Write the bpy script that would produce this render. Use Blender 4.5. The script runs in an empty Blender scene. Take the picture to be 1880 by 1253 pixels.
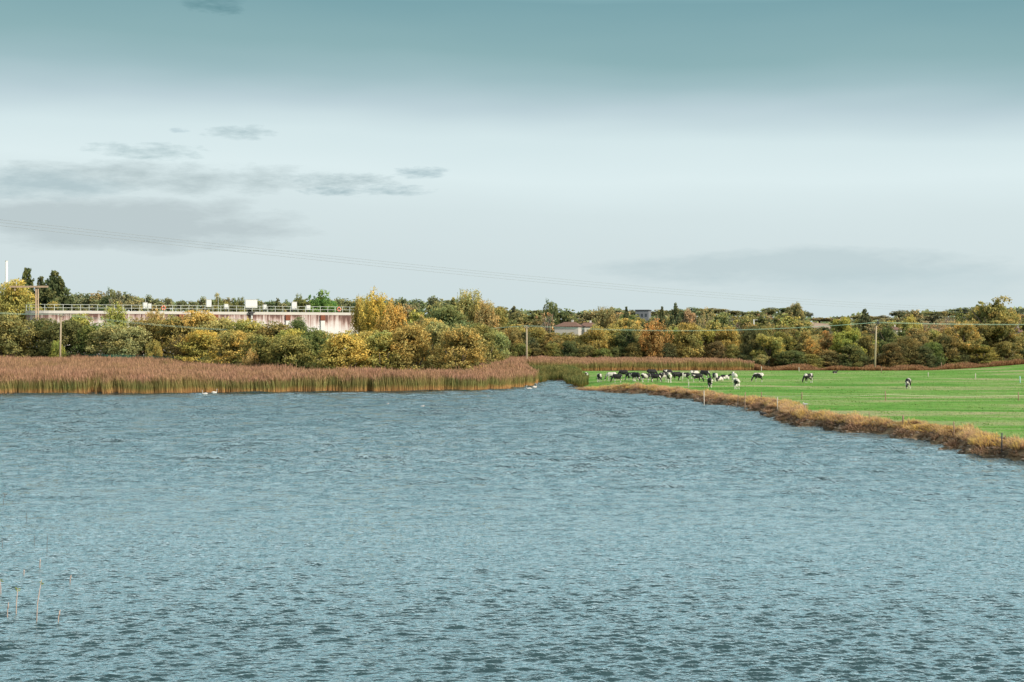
import bpy, math, random
import numpy as np
from mathutils import Vector, Matrix

random.seed(7)
R = np.random.default_rng(11)
F, CX, HY, CAMZ = 2611.0, 940.0, 612.0, 8.0      # 50 mm lens over 1880 px, horizon row, eye height above the water
scene = bpy.context.scene
COL = scene.collection

def WX(px, d): return (px - CX) / F * d
def WZ(py, d): return CAMZ - (py - HY) / F * d
def DW(py, z=0.0): return (CAMZ - z) * F / (py - HY)

# ------------------------------------------------------------------ node helpers
def new_mat(name):
    m = bpy.data.materials.new(name); m.use_nodes = True
    nt = m.node_tree; nt.nodes.clear()
    out = nt.nodes.new('ShaderNodeOutputMaterial')
    return m, nt, out
def N(nt, t, **kw):
    n = nt.nodes.new(t)
    for k, v in kw.items():
        if k.startswith('i_'):
            key = k[2:]
            key = int(key) if key.isdigit() else key.replace('_', ' ')
            n.inputs[key].default_value = v
        else: setattr(n, k, v)
    return n
def L(nt, a, b): nt.links.new(a, b)
def math_(nt, op, a, b=None, clamp=False):
    n = nt.nodes.new('ShaderNodeMath'); n.operation = op; n.use_clamp = clamp
    for i, v in enumerate((a, b)):
        if v is None: continue
        if isinstance(v, (int, float)): n.inputs[i].default_value = v
        else: nt.links.new(v, n.inputs[i])
    return n.outputs[0]
def ramp(nt, fac, stops, interp='LINEAR'):
    n = nt.nodes.new('ShaderNodeValToRGB'); cr = n.color_ramp; cr.interpolation = interp
    while len(cr.elements) < len(stops): cr.elements.new(0.5)
    for e, (p, c) in zip(cr.elements, stops):
        e.position = p; e.color = (*c, 1) if len(c) == 3 else c
    if fac is not None: nt.links.new(fac, n.inputs[0])
    return n.outputs[0]
def mixc(nt, fac, a, b, blend='MIX'):
    n = nt.nodes.new('ShaderNodeMix'); n.data_type = 'RGBA'; n.blend_type = blend; n.clamp_factor = True
    for s, v in ((n.inputs[0], fac), (n.inputs[6], a), (n.inputs[7], b)):
        if isinstance(v, (int, float)): s.default_value = v
        elif isinstance(v, (tuple, list)): s.default_value = (*v, 1) if len(v) == 3 else v
        else: nt.links.new(v, s)
    return n.outputs[2]
def srgb(r, g, b):
    f = lambda c: ((c/255+0.055)/1.055)**2.4 if c > 10 else c/255/12.92
    return (f(r), f(g), f(b))

def plain(name, col, rough=0.8, noise=0.25, scale=3.0, metal=0.0):
    m, nt, out = new_mat(name)
    p = N(nt, 'ShaderNodeBsdfPrincipled'); p.inputs['Roughness'].default_value = rough; p.inputs['Metallic'].default_value = metal
    tc = N(nt, 'ShaderNodeTexCoord'); nz = N(nt, 'ShaderNodeTexNoise', i_Scale=scale, i_Detail=5.0)
    L(nt, tc.outputs['Object'], nz.inputs['Vector'])
    c = mixc(nt, nz.outputs[0], tuple(x*(1-noise) for x in col), tuple(min(1, x*(1+noise)) for x in col))
    L(nt, c, p.inputs['Base Color']); L(nt, p.outputs[0], out.inputs[0])
    return m

# ------------------------------------------------------------------ object helpers
def mesh_np(name, verts, faces_idx, loop_tot, mat=None, attrs=None, smooth=False):
    """verts (n,3); faces_idx flat; loop_tot per face"""
    me = bpy.data.meshes.new(name)
    verts = np.asarray(verts, np.float32); faces_idx = np.asarray(faces_idx, np.int32); loop_tot = np.asarray(loop_tot, np.int32)
    me.vertices.add(len(verts)); me.vertices.foreach_set('co', verts.ravel())
    me.loops.add(len(faces_idx)); me.loops.foreach_set('vertex_index', faces_idx)
    me.polygons.add(len(loop_tot))
    st = np.zeros(len(loop_tot), np.int32); st[1:] = np.cumsum(loop_tot)[:-1]
    me.polygons.foreach_set('loop_start', st)
    me.polygons.foreach_set('loop_total', loop_tot)
    if smooth: me.polygons.foreach_set('use_smooth', np.ones(len(loop_tot), bool))
    for k, (dom, typ, data) in (attrs or {}).items():
        a = me.attributes.new(k, typ, dom)
        a.data.foreach_set('color' if typ == 'FLOAT_COLOR' else 'value', np.asarray(data, np.float32).ravel())
    if mat: me.materials.append(mat)
    me.update(); me.validate()
    return me

class MB:
    def __init__(s): s.v = []; s.f = []
    def add(s, vs, fs):
        o = len(s.v); s.v += [tuple(v) for v in vs]; s.f += [tuple(i+o for i in f) for f in fs]
    def box(s, c, size, rz=0.0):
        x, y, z = (a/2 for a in size); ca, sa = math.cos(rz), math.sin(rz)
        vs = []
        for dz in (-z, z):
            for dx, dy in ((-x, -y), (x, -y), (x, y), (-x, y)):
                vs.append((c[0]+dx*ca-dy*sa, c[1]+dx*sa+dy*ca, c[2]+dz))
        s.add(vs, [(3,2,1,0),(4,5,6,7),(0,1,5,4),(1,2,6,5),(2,3,7,6),(3,0,4,7)])
    def tube(s, pts, rad, n=8, cap=True):
        pts = [Vector(p) for p in pts]
        if isinstance(rad, (int, float)): rad = [rad]*len(pts)
        rings = []
        for i, p in enumerate(pts):
            t = (pts[min(i+1, len(pts)-1)] - pts[max(i-1, 0)]).normalized()
            a = t.cross(Vector((0, 0, 1)));
            if a.length < 1e-3: a = t.cross(Vector((0, 1, 0)))
            a.normalize(); b = t.cross(a)
            rings.append([p + (a*math.cos(2*math.pi*k/n) + b*math.sin(2*math.pi*k/n))*rad[i] for k in range(n)])
        vs = [v for r in rings for v in r]; fs = []
        for i in range(len(pts)-1):
            for k in range(n):
                k2 = (k+1) % n
                fs.append((i*n+k, i*n+k2, (i+1)*n+k2, (i+1)*n+k))
        if cap: fs.append(tuple(range(n-1, -1, -1))); fs.append(tuple((len(pts)-1)*n+k for k in range(n)))
        s.add(vs, fs)
    def ellipsoid(s, c, r, n=12, m=8):
        vs = [(c[0], c[1], c[2]-r[2])]
        for j in range(1, m):
            ph = -math.pi/2+math.pi*j/m
            for k in range(n):
                th = 2*math.pi*k/n
                vs.append((c[0]+r[0]*math.cos(ph)*math.cos(th), c[1]+r[1]*math.cos(ph)*math.sin(th), c[2]+r[2]*math.sin(ph)))
        vs.append((c[0], c[1], c[2]+r[2])); fs = []
        for k in range(n):
            k2 = (k+1) % n
            fs.append((0, 1+k2, 1+k)); fs.append((len(vs)-1, 1+(m-2)*n+k, 1+(m-2)*n+k2))
            for j in range(m-2): fs.append((1+j*n+k, 1+j*n+k2, 1+(j+1)*n+k2, 1+(j+1)*n+k))
        s.add(vs, fs)
    def mesh(s, name, mat, smooth=False):
        me = bpy.data.meshes.new(name); me.from_pydata(s.v, [], s.f)
        if smooth: me.polygons.foreach_set('use_smooth', [True]*len(me.polygons))
        me.materials.append(mat); me.update(); return me
    def build(s, name, mat, parent=None, smooth=False):
        return link(name, s.mesh(name, mat, smooth), parent)

def link(name, me, parent=None, loc=(0, 0, 0), rz=0.0, scale=None):
    o = bpy.data.objects.new(name, me); COL.objects.link(o); o.location = loc; o.rotation_euler = (0, 0, rz)
    if scale is not None: o.scale = scale
    if parent is not None: o.parent = parent
    return o
def tag(o, label=None, cat=None, group=None, kind=None):
    for k, v in (('label', label), ('category', cat), ('group', group), ('kind', kind)):
        if v: o[k] = v
    return o
def thing(name, label, cat, loc=(0, 0, 0), rz=0.0, group=None):
    return tag(link(name, None, None, loc, rz), label, cat, group)

def wob(x, y, s=1.0, seed=0):
    """cheap smooth noise from sines, about -1..1"""
    r = np.random.default_rng(100+seed); t = 0
    for k in range(7):
        a = r.uniform(0, 2*math.pi); f = s*r.uniform(0.5, 2.2); p = r.uniform(0, 6.28)
        t = t + np.sin((x*math.cos(a)+y*math.sin(a))*f + p)
    return t/3.2

# ------------------------------------------------------------------ shoreline and terrain
shore_px = [(-1500,727),(-500,725),(0,724),(200,723),(400,722),(600,720),(760,719),(870,717),(930,714.5),(960,711),(982,707.5),(990,704),
            (1008,699),(1030,701),(1036,706),(1034,711),(1045,715.5),(1060,717.5),(1100,720),(1150,723),(1220,730),(1260,735),(1290,741),(1330,748),(1370,753),
            (1395,757),(1412,765),(1422,774),(1450,780.5),(1500,788),(1560,795),(1640,803),(1700,811),(1722,816),(1742,826),(1760,831),(1800,838),(1880,849),(2050,870),(2400,905)]
shore = np.array([(WX(px, DW(py)), DW(py)) for px, py in shore_px])
pond_poly = np.vstack([shore, [[110, 20], [90, -20], [-220, -20], [-400, 60]]])

def seg_dist(P, poly, closed):
    n = len(poly); d = np.full(len(P), 1e9); idx = range(n if closed else n-1)
    for i in idx:
        a = poly[i]; b = poly[(i+1) % n]; ab = b-a
        t = np.clip(((P-a)@ab)/(ab@ab), 0, 1)
        d = np.minimum(d, np.hypot(*(P-(a+t[:, None]*ab)).T))
    return d
def inside(P, poly):
    c = np.zeros(len(P), bool); n = len(poly)
    for i in range(n):
        x1, y1 = poly[i]; x2, y2 = poly[(i+1) % n]
        if y1 == y2: continue
        k = ((y1 > P[:, 1]) != (y2 > P[:, 1])) & (P[:, 0] < (x2-x1)*(P[:, 1]-y1)/(y2-y1)+x1)
        c ^= k
    return c
def shore_sd(P):
    """positive on land"""
    P = np.asarray(P, float)
    Q = P.copy()
    Q[:, 0] += 0.5*wob(P[:, 0], P[:, 1], 0.9, 3)*np.clip((P[:, 0])/20, 0, 1); Q[:, 1] += 0.5*wob(P[:, 0], P[:, 1], 1.1, 4)
    d = np.full(len(P), 60.0)
    near = (np.abs(P[:, 0]) < 520) & (P[:, 1] < 420) & (P[:, 1] > -80)
    if near.any(): d[near] = seg_dist(Q[near], pond_poly, True)
    return np.where(inside(Q, pond_poly), -d, d)
def sstep(a, b, x):
    t = np.clip((x-a)/(b-a), 0, 1); return t*t*(3-2*t)
def terrain(P, sd=None):
    P = np.asarray(P, float); x, y = P[:, 0], P[:, 1]
    if sd is None: sd = shore_sd(P)
    top = 0.95 + 0.08*wob(x, y, 0.06, 1)
    left = sstep(-2, -12, x - 0.0)*sstep(240, 250, y+20)
    leftz = 0.15 + 0.8*sstep(205, 262, y)
    fac = sstep(8, 16, x - 0.02*(y-150))
    top = top*fac + leftz*(1-fac)
    top = top + 1.5*sstep(75, 125, x)*sstep(215, 300, y)
    hill = 2.5*sstep(310, 520, y) + 13*sstep(450, 1050, y) + 1.5*wob(x, y, 0.008, 2)*sstep(350, 700, y)
    hill = hill - 5.5*sstep(450, 900, y)*np.exp(-((x/np.maximum(y, 1) - 0.235)/0.04)**2) + 5*sstep(450, 1100, y)*sstep(-0.09, -0.2, x/np.maximum(y, 1))
    top = top + np.maximum(hill, 0)
    w = 2.0*fac + 4.0*(1-fac)
    bank = sstep(0, 1, sd/np.maximum(w, .1))
    z = np.where(sd > 0, top*(0.18+0.82*bank)*sstep(-0.2, 0.5, sd), np.maximum(-1.5, sd*0.8))
    z = z + np.where((sd > 0) & (sd < 3.2), 0.10*wob(x, y, 3.0, 5)*fac, 0)
    return z
def ground_z(x, y): return float(terrain(np.array([[x, y]]))[0])

def spaced(edges):
    out = []
    for a, b, s in edges: out += list(np.arange(a, b, s))
    return np.array(sorted(set(np.round(out, 3))))
gx = spaced([(-4000, -1000, 250), (-1000, -300, 40), (-300, -90, 6), (-90, -10, 2.0), (-10, 75, 0.5), (75, 140, 2.5), (140, 400, 10), (400, 1000, 50), (1000, 4001, 250)])
gy = spaced([(-200, 60, 10), (60, 250, 0.5), (250, 330, 2), (330, 700, 10), (700, 1400, 25), (1400, 6001, 250)])
X, Y = np.meshgrid(gx, gy); PP = np.column_stack([X.ravel(), Y.ravel()])
SD = shore_sd(PP); Z = terrain(PP, SD)
nx, ny = len(gx), len(gy)
I = (np.arange(ny-1)[:, None]*nx + np.arange(nx-1)[None]).ravel()
quads = np.column_stack([I, I+1, I+1+nx, I+nx])
cen = PP[quads].mean(1); csd = SD[quads].mean(1)

# the back edge of the pasture, left to right (px, distance)
field_back = [(975, 262), (1100, 264), (1350, 266), (1480, 268), (1607, 268), (1700, 272), (1790, 280), (1880, 288), (2300, 300)]
fb = np.array([(WX(p, d), d) for p, d in field_back])
def behind_field(P): return P[:, 1] - np.interp(P[:, 0], fb[:, 0], fb[:, 1])
is_right = cen[:, 0] > np.interp(cen[:, 1], [0, 100, 205, 225, 262], [5, 5, 7.5, 7.5, WX(1000, 262)])
bankw = 2.3 + 0.5*wob(cen[:, 0], cen[:, 1], 0.5, 9)
f_bank = is_right & (csd > -3) & (csd <= bankw) & (cen[:, 1] < 262) & (cen[:, 1] > 40)
f_field = is_right & (csd > bankw) & (behind_field(cen) < 0) & (cen[:, 1] > 30) & (cen[:, 0] < 330)
f_rest = ~(f_bank | f_field)

# ground materials
def ground_mat(name, stops, scale, bump=0.3, rough=0.95, big=0.05):
    m, nt, out = new_mat(name); p = N(nt, 'ShaderNodeBsdfPrincipled'); p.inputs['Roughness'].default_value = rough
    p.inputs['Specular IOR Level'].default_value = 0.15
    g = N(nt, 'ShaderNodeNewGeometry')
    n1 = N(nt, 'ShaderNodeTexNoise', i_Scale=scale, i_Detail=8.0, i_Roughness=0.65); L(nt, g.outputs['Position'], n1.inputs['Vector'])
    n2 = N(nt, 'ShaderNodeTexNoise', i_Scale=big, i_Detail=4.0); L(nt, g.outputs['Position'], n2.inputs['Vector'])
    f = math_(nt, 'ADD', math_(nt, 'MULTIPLY', n1.outputs[0], 0.55), math_(nt, 'MULTIPLY', n2.outputs[0], 0.5))
    L(nt, ramp(nt, f, stops), p.inputs['Base Color'])
    b = N(nt, 'ShaderNodeBump', i_Strength=bump, i_Distance=0.08); L(nt, n1.outputs[0], b.inputs['Height']); L(nt, b.outputs[0], p.inputs['Normal'])
    L(nt, p.outputs[0], out.inputs[0]); return m
def pasture_mat():
    m, nt, out = new_mat('pasture_grass'); p = N(nt, 'ShaderNodeBsdfPrincipled'); p.inputs['Roughness'].default_value = 0.9
    p.inputs['Specular IOR Level'].default_value = 0.1
    g = N(nt, 'ShaderNodeNewGeometry')
    mp = N(nt, 'ShaderNodeMapping'); mp.inputs['Scale'].default_value = (0.045, 0.13, 1); L(nt, g.outputs['Position'], mp.inputs[0])
    n1 = N(nt, 'ShaderNodeTexNoise', i_Scale=1.0, i_Detail=6.0, i_Roughness=0.6, i_Distortion=0.6); L(nt, mp.outputs[0], n1.inputs['Vector'])
    mp2 = N(nt, 'ShaderNodeMapping'); mp2.inputs['Scale'].default_value = (1.6, 0.7, 1); L(nt, g.outputs['Position'], mp2.inputs[0])
    n2 = N(nt, 'ShaderNodeTexNoise', i_Scale=1.6, i_Detail=9.0, i_Roughness=0.75); L(nt, mp2.outputs[0], n2.inputs['Vector'])
    c = ramp(nt, n1.outputs[0], [(0.34, (0.08, 0.27, 0.03)), (0.46, (0.16, 0.37, 0.06)), (0.54, (0.26, 0.40, 0.12)), (0.62, (0.42, 0.42, 0.21))])
    k = ramp(nt, n2.outputs[0], [(0.3, (0.55, 0.6, 0.5)), (0.5, (1, 1, 1)), (0.68, (1.35, 1.2, 1.15))])
    c = mixc(nt, 1.0, c, k, 'MULTIPLY')
    L(nt, c, p.inputs['Base Color'])
    b = N(nt, 'ShaderNodeBump', i_Strength=0.8, i_Distance=0.15); L(nt, n2.outputs[0], b.inputs['Height']); L(nt, b.outputs[0], p.inputs['Normal'])
    L(nt, p.outputs[0], out.inputs[0]); return m
M_GROUND = ground_mat('rough_ground', [(0.3, (0.03, 0.035, 0.015)), (0.5, (0.07, 0.07, 0.03)), (0.62, (0.14, 0.11, 0.05)), (0.75, (0.30, 0.24, 0.12))], 0.6)
M_BANK = ground_mat('muddy_bank', [(0.3, (0.02, 0.016, 0.010)), (0.45, (0.09, 0.062, 0.038)), (0.6, (0.26, 0.18, 0.10)), (0.75, (0.48, 0.36, 0.22))], 2.5, 1.0, big=0.6)
M_FIELD = pasture_mat()
def submesh(name, mask, mat):
    q = quads[mask]; u, inv = np.unique(q.ravel(), return_inverse=True)
    v = np.column_stack([PP[u], Z[u]])
    me = mesh_np(name, v, inv, np.full(len(q), 4), mat, smooth=True)
    o = link(name, me); return o
tag(submesh('ground', f_rest, M_GROUND), kind='structure')
tag(submesh('grass_field', f_field, M_FIELD), kind='structure')
tag(submesh('river_bank', f_bank, M_BANK), kind='structure')

# tan stubble fields on the far slopes: sheets a little above the terrain
def slope_field(px0, px1, d0, d1, mat):
    nxs, nys = 14, 8; v = []
    for j in range(nys):
        d = d0+(d1-d0)*j/(nys-1)
        for i in range(nxs):
            x = WX(px0+(px1-px0)*i/(nxs-1), d); v.append((x, d))
    v = np.array(v); zz = terrain(v, np.full(len(v), 60.0)) + 0.5
    f = [(j*nxs+i, j*nxs+i+1, (j+1)*nxs+i+1, (j+1)*nxs+i) for j in range(nys-1) for i in range(nxs-1)]
    me = mesh_np('stubble_field', np.column_stack([v, zz]), np.array(f).ravel(), np.full(len(f), 4), mat, smooth=True)
    tag(link('stubble_field', me), kind='structure')
M_STUB = ground_mat('stubble', [(0.3, (0.30, 0.21, 0.14)), (0.6, (0.46, 0.34, 0.25))], 0.05, 0.1, big=0.01)
M_PALEF = ground_mat('pale_field', [(0.3, (0.20, 0.24, 0.10)), (0.6, (0.36, 0.34, 0.20))], 0.05, 0.1, big=0.01)
slope_field(120, 480, 1180, 1500, M_STUB)
slope_field(1485, 1525, 820, 960, M_STUB)
slope_field(1240, 1300, 500, 640, M_PALEF)
slope_field(1630, 1700, 520, 640, M_STUB)

# ------------------------------------------------------------------ water with real waves
def water_mesh():
    rows = [14.0]
    while rows[-1] < 300:
        d = rows[-1]; rows.append(d + max(0.045, min(0.6, d*d*0.000042)))
    rows = np.array(rows)
    ang = np.linspace(-0.50, 0.50, 1250)
    D, A = np.meshgrid(rows, ang, indexing='ij')
    x = D*A*1.0; y = D.copy()
    z = np.zeros_like(x)
    r = np.random.default_rng(5)
    cell = np.maximum(np.gradient(rows)[:, None], D*(1.0/1250))
    nb = 120
    lam = np.exp(r.uniform(math.log(0.17), math.log(1.7), nb))
    mod = 0.92 + 0.20*wob(x, y*1.6, 0.09, 21) + 0.14*wob(x, y, 0.45, 22)
    mod = np.clip(mod, 0.3, 1.7)
    for l in lam:
        th = math.pi/2 + 0.10 + r.normal(0, 0.33)
        k = 2*math.pi/l
        slope = 0.058*(min(1.0, l/0.3)**1.2)*(1.0 if l < 1.0 else l**-.3)
        amp = slope/k
        ph = r.uniform(0, 6.28)
        fade = np.clip((l/cell-2.0)/1.5, 0, 1)
        arg = k*(x*math.cos(th)+y*math.sin(th)) + ph + 0.6*np.sin(0.21*x+0.13*y+ph*3)
        if l > .5: fade = fade*(.07 + .93*sstep(34+14*l, 66+32*l, y))
        else: fade = fade*(1 - .75*sstep(45, 90, y))
        z += amp*fade*(np.sin(arg) + 0.22*np.sin(2*arg+0.6))
    z *= mod
    for l in np.exp(r.uniform(math.log(1.6), math.log(5.5), 34)):
        th = math.pi/2 + .08 + r.normal(0, .22); k = 2*math.pi/l; ph = r.uniform(0, 6.28)
        z += .038/k*sstep(40, 110, y)*np.clip((l/cell-2.0)/1.5, 0, 1)*np.sin(k*(x*math.cos(th)+y*math.sin(th))+ph+.5*np.sin(.17*x+ph))
    for l in np.exp(r.uniform(math.log(3.5), math.log(7.5), 30)):
        th = math.pi/2 + .05 + r.normal(0, .40); k = 2*math.pi/l; ph = r.uniform(0, 6.28)
        z += .028/k*sstep(85, 150, y)*np.sin(k*(x*math.cos(th)+y*math.sin(th))+ph+.6*np.sin(.11*x+.05*y+ph))
    n, m = x.shape
    v = np.column_stack([x.ravel(), y.ravel(), z.ravel()])
    I = (np.arange(n-1)[:, None]*m + np.arange(m-1)[None]).ravel()
    q = np.column_stack([I, I+1, I+1+m, I+m])
    return v, q
mw, nt, out = new_mat('pond_water')
g = N(nt, 'ShaderNodeNewGeometry'); sy = N(nt, 'ShaderNodeSeparateXYZ'); L(nt, g.outputs['Position'], sy.inputs[0])
far = math_(nt, 'MULTIPLY', math_(nt, 'SUBTRACT', sy.outputs[1], 45.0), 1/110.0, True)
def wnoise(scale, stretch, rot, detail, rough, dist):
    mp = N(nt, 'ShaderNodeMapping'); mp.inputs['Scale'].default_value = (*stretch, 1); mp.inputs['Rotation'].default_value = (0, 0, rot); L(nt, g.outputs['Position'], mp.inputs[0])
    n = N(nt, 'ShaderNodeTexNoise', i_Scale=scale, i_Detail=detail, i_Roughness=rough, i_Distortion=dist); L(nt, mp.outputs[0], n.inputs['Vector']); return n.outputs[0]
n1 = wnoise(3.2, (1.0, 3.0), .10, 3.0, .55, .4)
n2 = wnoise(1.2, (.75, 1.0), .06, 5.0, .62, .3)
n3 = wnoise(.42, (1.0, .5), .04, 5.0, .66, .2)
b1 = N(nt, 'ShaderNodeBump', i_Strength=1.0, i_Distance=0.045); L(nt, n1, b1.inputs['Height'])
b2 = N(nt, 'ShaderNodeBump', i_Strength=1.0); L(nt, n2, b2.inputs['Height']); L(nt, b1.outputs[0], b2.inputs['Normal']); L(nt, math_(nt, 'ADD', math_(nt, 'MULTIPLY', far, .45), .14), b2.inputs['Distance'])
b3 = N(nt, 'ShaderNodeBump', i_Strength=1.0); L(nt, n3, b3.inputs['Height']); L(nt, b2.outputs[0], b3.inputs['Normal']); L(nt, math_(nt, 'ADD', math_(nt, 'MULTIPLY', far, 2.2), .02), b3.inputs['Distance'])
df = N(nt, 'ShaderNodeBsdfDiffuse'); df.inputs[0].default_value = (0.042, 0.080, 0.090, 1)
gl = N(nt, 'ShaderNodeBsdfGlossy'); gl.inputs['Color'].default_value = (.83, .97, 1, 1); L(nt, math_(nt, 'ADD', math_(nt, 'MULTIPLY', far, .10), .08), gl.inputs['Roughness'])
fr = N(nt, 'ShaderNodeLayerWeight', i_Blend=.5); L(nt, b3.outputs[0], fr.inputs['Normal']); refl = math_(nt, 'ADD', math_(nt, 'MULTIPLY', math_(nt, 'SUBTRACT', 1.0, fr.outputs['Facing']), -3.8), 1.72, True); L(nt, b3.outputs[0], gl.inputs['Normal']); L(nt, b3.outputs[0], df.inputs['Normal'])
ms = N(nt, 'ShaderNodeMixShader'); L(nt, refl, ms.inputs[0]); L(nt, df.outputs[0], ms.inputs[1]); L(nt, gl.outputs[0], ms.inputs[2]); L(nt, ms.outputs[0], out.inputs[0])
wv, wq = water_mesh()
tag(link('water', mesh_np('water', wv, wq.ravel(), np.full(len(wq), 4), mw, smooth=True)), kind='structure')

# ------------------------------------------------------------------ blades: reeds and grasses
def blades(base, h, w, lean, levels, v, name, mat):
    """base (n,3), h,w,v (n), lean (n,2) horizontal offset at tip; levels = [(t, width factor)]; last may be 0 width"""
    n = len(base); k = len(levels)
    a = R.uniform(0, math.pi, n); dx, dy = np.cos(a), np.sin(a)*0.5
    V = np.zeros((n, k*2, 3), np.float32)
    T = np.zeros((n, k*2), np.float32)
    for i, (t, wf) in enumerate(levels):
        cx = base[:, 0] + lean[:, 0]*t*t; cy = base[:, 1] + lean[:, 1]*t*t; cz = base[:, 2] + h*t
        for s, sg in enumerate((-1, 1)):
            V[:, i*2+s, 0] = cx + sg*dx*w*wf*0.5; V[:, i*2+s, 1] = cy + sg*dy*w*wf*0.5; V[:, i*2+s, 2] = cz
            T[:, i*2+s] = t
    q = []
    for i in range(k-1): q.append([i*2, i*2+1, i*2+3, i*2+2])
    q = np.array(q)[None] + (np.arange(n)*k*2)[:, None, None]
    VV = np.repeat(v[:, None], k*2, 1)
    me = mesh_np(name, V.reshape(-1, 3), q.ravel(), np.full(n*(k-1), 4), mat, {'t': ('POINT', 'FLOAT', T), 'v': ('POINT', 'FLOAT', VV)})
    return link(name, me)
def blade_mat(name, stops, alt, altf=0.6, patch=0.3, trans=0.25, con=2.4):
    """colour along the blade from stops(t); alt colour mixed by patch noise and per-blade value"""
    m, nt, out = new_mat(name)
    at = N(nt, 'ShaderNodeAttribute', attribute_name='t'); av = N(nt, 'ShaderNodeAttribute', attribute_name='v')
    g = N(nt, 'ShaderNodeNewGeometry'); nz = N(nt, 'ShaderNodeTexNoise', i_Scale=patch, i_Detail=4.0, i_Roughness=0.6); L(nt, g.outputs['Position'], nz.inputs['Vector'])
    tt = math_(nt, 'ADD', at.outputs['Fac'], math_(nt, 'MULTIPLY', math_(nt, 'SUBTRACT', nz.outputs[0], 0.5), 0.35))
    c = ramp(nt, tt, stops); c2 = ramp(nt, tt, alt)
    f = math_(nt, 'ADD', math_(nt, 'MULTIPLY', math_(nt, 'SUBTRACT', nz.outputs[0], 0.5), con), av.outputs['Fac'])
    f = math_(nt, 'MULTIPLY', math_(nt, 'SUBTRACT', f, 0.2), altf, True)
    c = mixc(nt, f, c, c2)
    br = math_(nt, 'ADD', math_(nt, 'MULTIPLY', av.outputs['Fac'], 0.9), 0.5)
    mul = N(nt, 'ShaderNodeVectorMath', operation='SCALE'); L(nt, c, mul.inputs[0]); L(nt, br, mul.inputs['Scale'])
    d = N(nt, 'ShaderNodeBsdfDiffuse'); tr = N(nt, 'ShaderNodeBsdfTranslucent'); ms = N(nt, 'ShaderNodeMixShader'); ms.inputs[0].default_value = trans
    L(nt, mul.outputs[0], d.inputs[0]); L(nt, mul.outputs[0], tr.inputs[0]); L(nt, d.outputs[0], ms.inputs[1]); L(nt, tr.outputs[0], ms.inputs[2])
    L(nt, ms.outputs[0], out.inputs[0]); return m
M_REED = blade_mat('reed', [(0.0, (0.12, 0.06, 0.03)), (0.06, (0.72, 0.38, 0.17)), (0.26, (0.62, 0.38, 0.15)), (0.42, (0.38, 0.31, 0.11)), (0.70, (0.42, 0.32, 0.13)), (0.86, (0.48, 0.29, 0.16)), (1.0, (0.54, 0.31, 0.20))],
                   [(0.0, (0.10, 0.05, 0.02)), (0.06, (0.58, 0.32, 0.13)), (0.22, (0.44, 0.30, 0.10)), (0.40, (0.16, 0.22, 0.07)), (0.80, (0.19, 0.23, 0.08)), (0.88, (0.46, 0.28, 0.17)), (1.0, (0.54, 0.29, 0.20))], 0.75, 0.16)
REED_LV = [(0, .7), (.3, 1.0), (.65, 1.2), (.82, .8), (.9, 1.3), (1.0, .3)]

def sample_poly(poly, n):
    poly = np.array(poly, float); lo, hi = poly.min(0), poly.max(0); out = np.zeros((0, 2))
    while len(out) < n:
        P = R.uniform(lo, hi, (n*2, 2)); out = np.vstack([out, P[inside(P, poly)]])
    return out[:n]
def poly_area(p):
    p = np.array(p); x, y = p.T; return 0.5*abs(np.dot(x, np.roll(y, 1))-np.dot(y, np.roll(x, 1)))
def reedbed(name, poly, dens, edge_fn, label, hmean=2.4, hs=0.22, wid=0.055, cat='reeds', mat=None, group=None):
    n = int(poly_area(poly)*dens); P = sample_poly(poly, n)
    if edge_fn is not None: P = P[edge_fn(P)]
    sd = shore_sd(P); k = sd > -0.5 + 0.9*np.maximum(0, wob(P[:, 0], P[:, 1], 1.3, 77)) + R.normal(0, .12, len(P)); P = P[k]; sd = sd[k]
    n = len(P); z = np.maximum(terrain(P, sd), -0.1)
    clump = wob(P[:, 0], P[:, 1], 0.35, 31)*0.15 + wob(P[:, 0], P[:, 1], 0.08, 32)*0.14 + wob(P[:, 0], P[:, 1], 1.1, 33)*0.10
    h = hmean*(1 + clump*0.8 + R.normal(0, 0.085, n)); h = np.clip(h, .5, 4) * (0.86+0.14*sstep(0, 4, sd+.3))
    lean = np.column_stack([R.normal(-0.1, 0.22, n)+.22*wob(P[:, 0], P[:, 1], .8, 78), R.normal(0.0, 0.2, n)])
    v = np.clip(R.normal(0.5, 0.24, n), 0, 1)
    o = blades(np.column_stack([P, z-0.05]), h, np.full(n, wid)*R.uniform(.6, 1.3, n), lean, REED_LV, v, name, mat or M_REED)
    return tag(o, label, cat, group, 'stuff')

front = [tuple(s) for s in shore[0:12]]
left_back = [(985, 222), (960, 240), (935, 268), (897, 262), (880, 232), (868, 213), (760, 211), (600, 212), (480, 224), (400, 240), (300, 262), (150, 275), (0, 278), (-140, 278), (-300, 280)]
lb = [(WX(p, d), d) for p, d in left_back]
fr = [p for p in front if p[0] > WX(-300, 192)]
fr = [(WX(-300, 184), 184)] + [(x, y-0.8) for x, y in fr]
left_poly = fr + lb
def near_edge(P): return (shore_sd(P) < 5.0)
def far_part(P): return (shore_sd(P) >= 5.0)
reedbed('reed_bed', left_poly, 70, near_edge, 'tall green reeds with brown plumes standing along the left water edge')
reedbed('reed_bed', left_poly, 22, far_part, 'brown plumed reeds filling the marsh behind the left water edge')
rear_poly = [(WX(930, 264), 264), (WX(1100, 266), 266), (WX(1340, 268), 268), (WX(1385, 269), 269), (WX(1370, 276), 276), (WX(1280, 292), 292), (WX(1100, 300), 300), (WX(925, 302), 302)]
reedbed('reed_bed', rear_poly, 30, None, 'low brown reeds along the far side of the cow field', 1.85)
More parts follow.
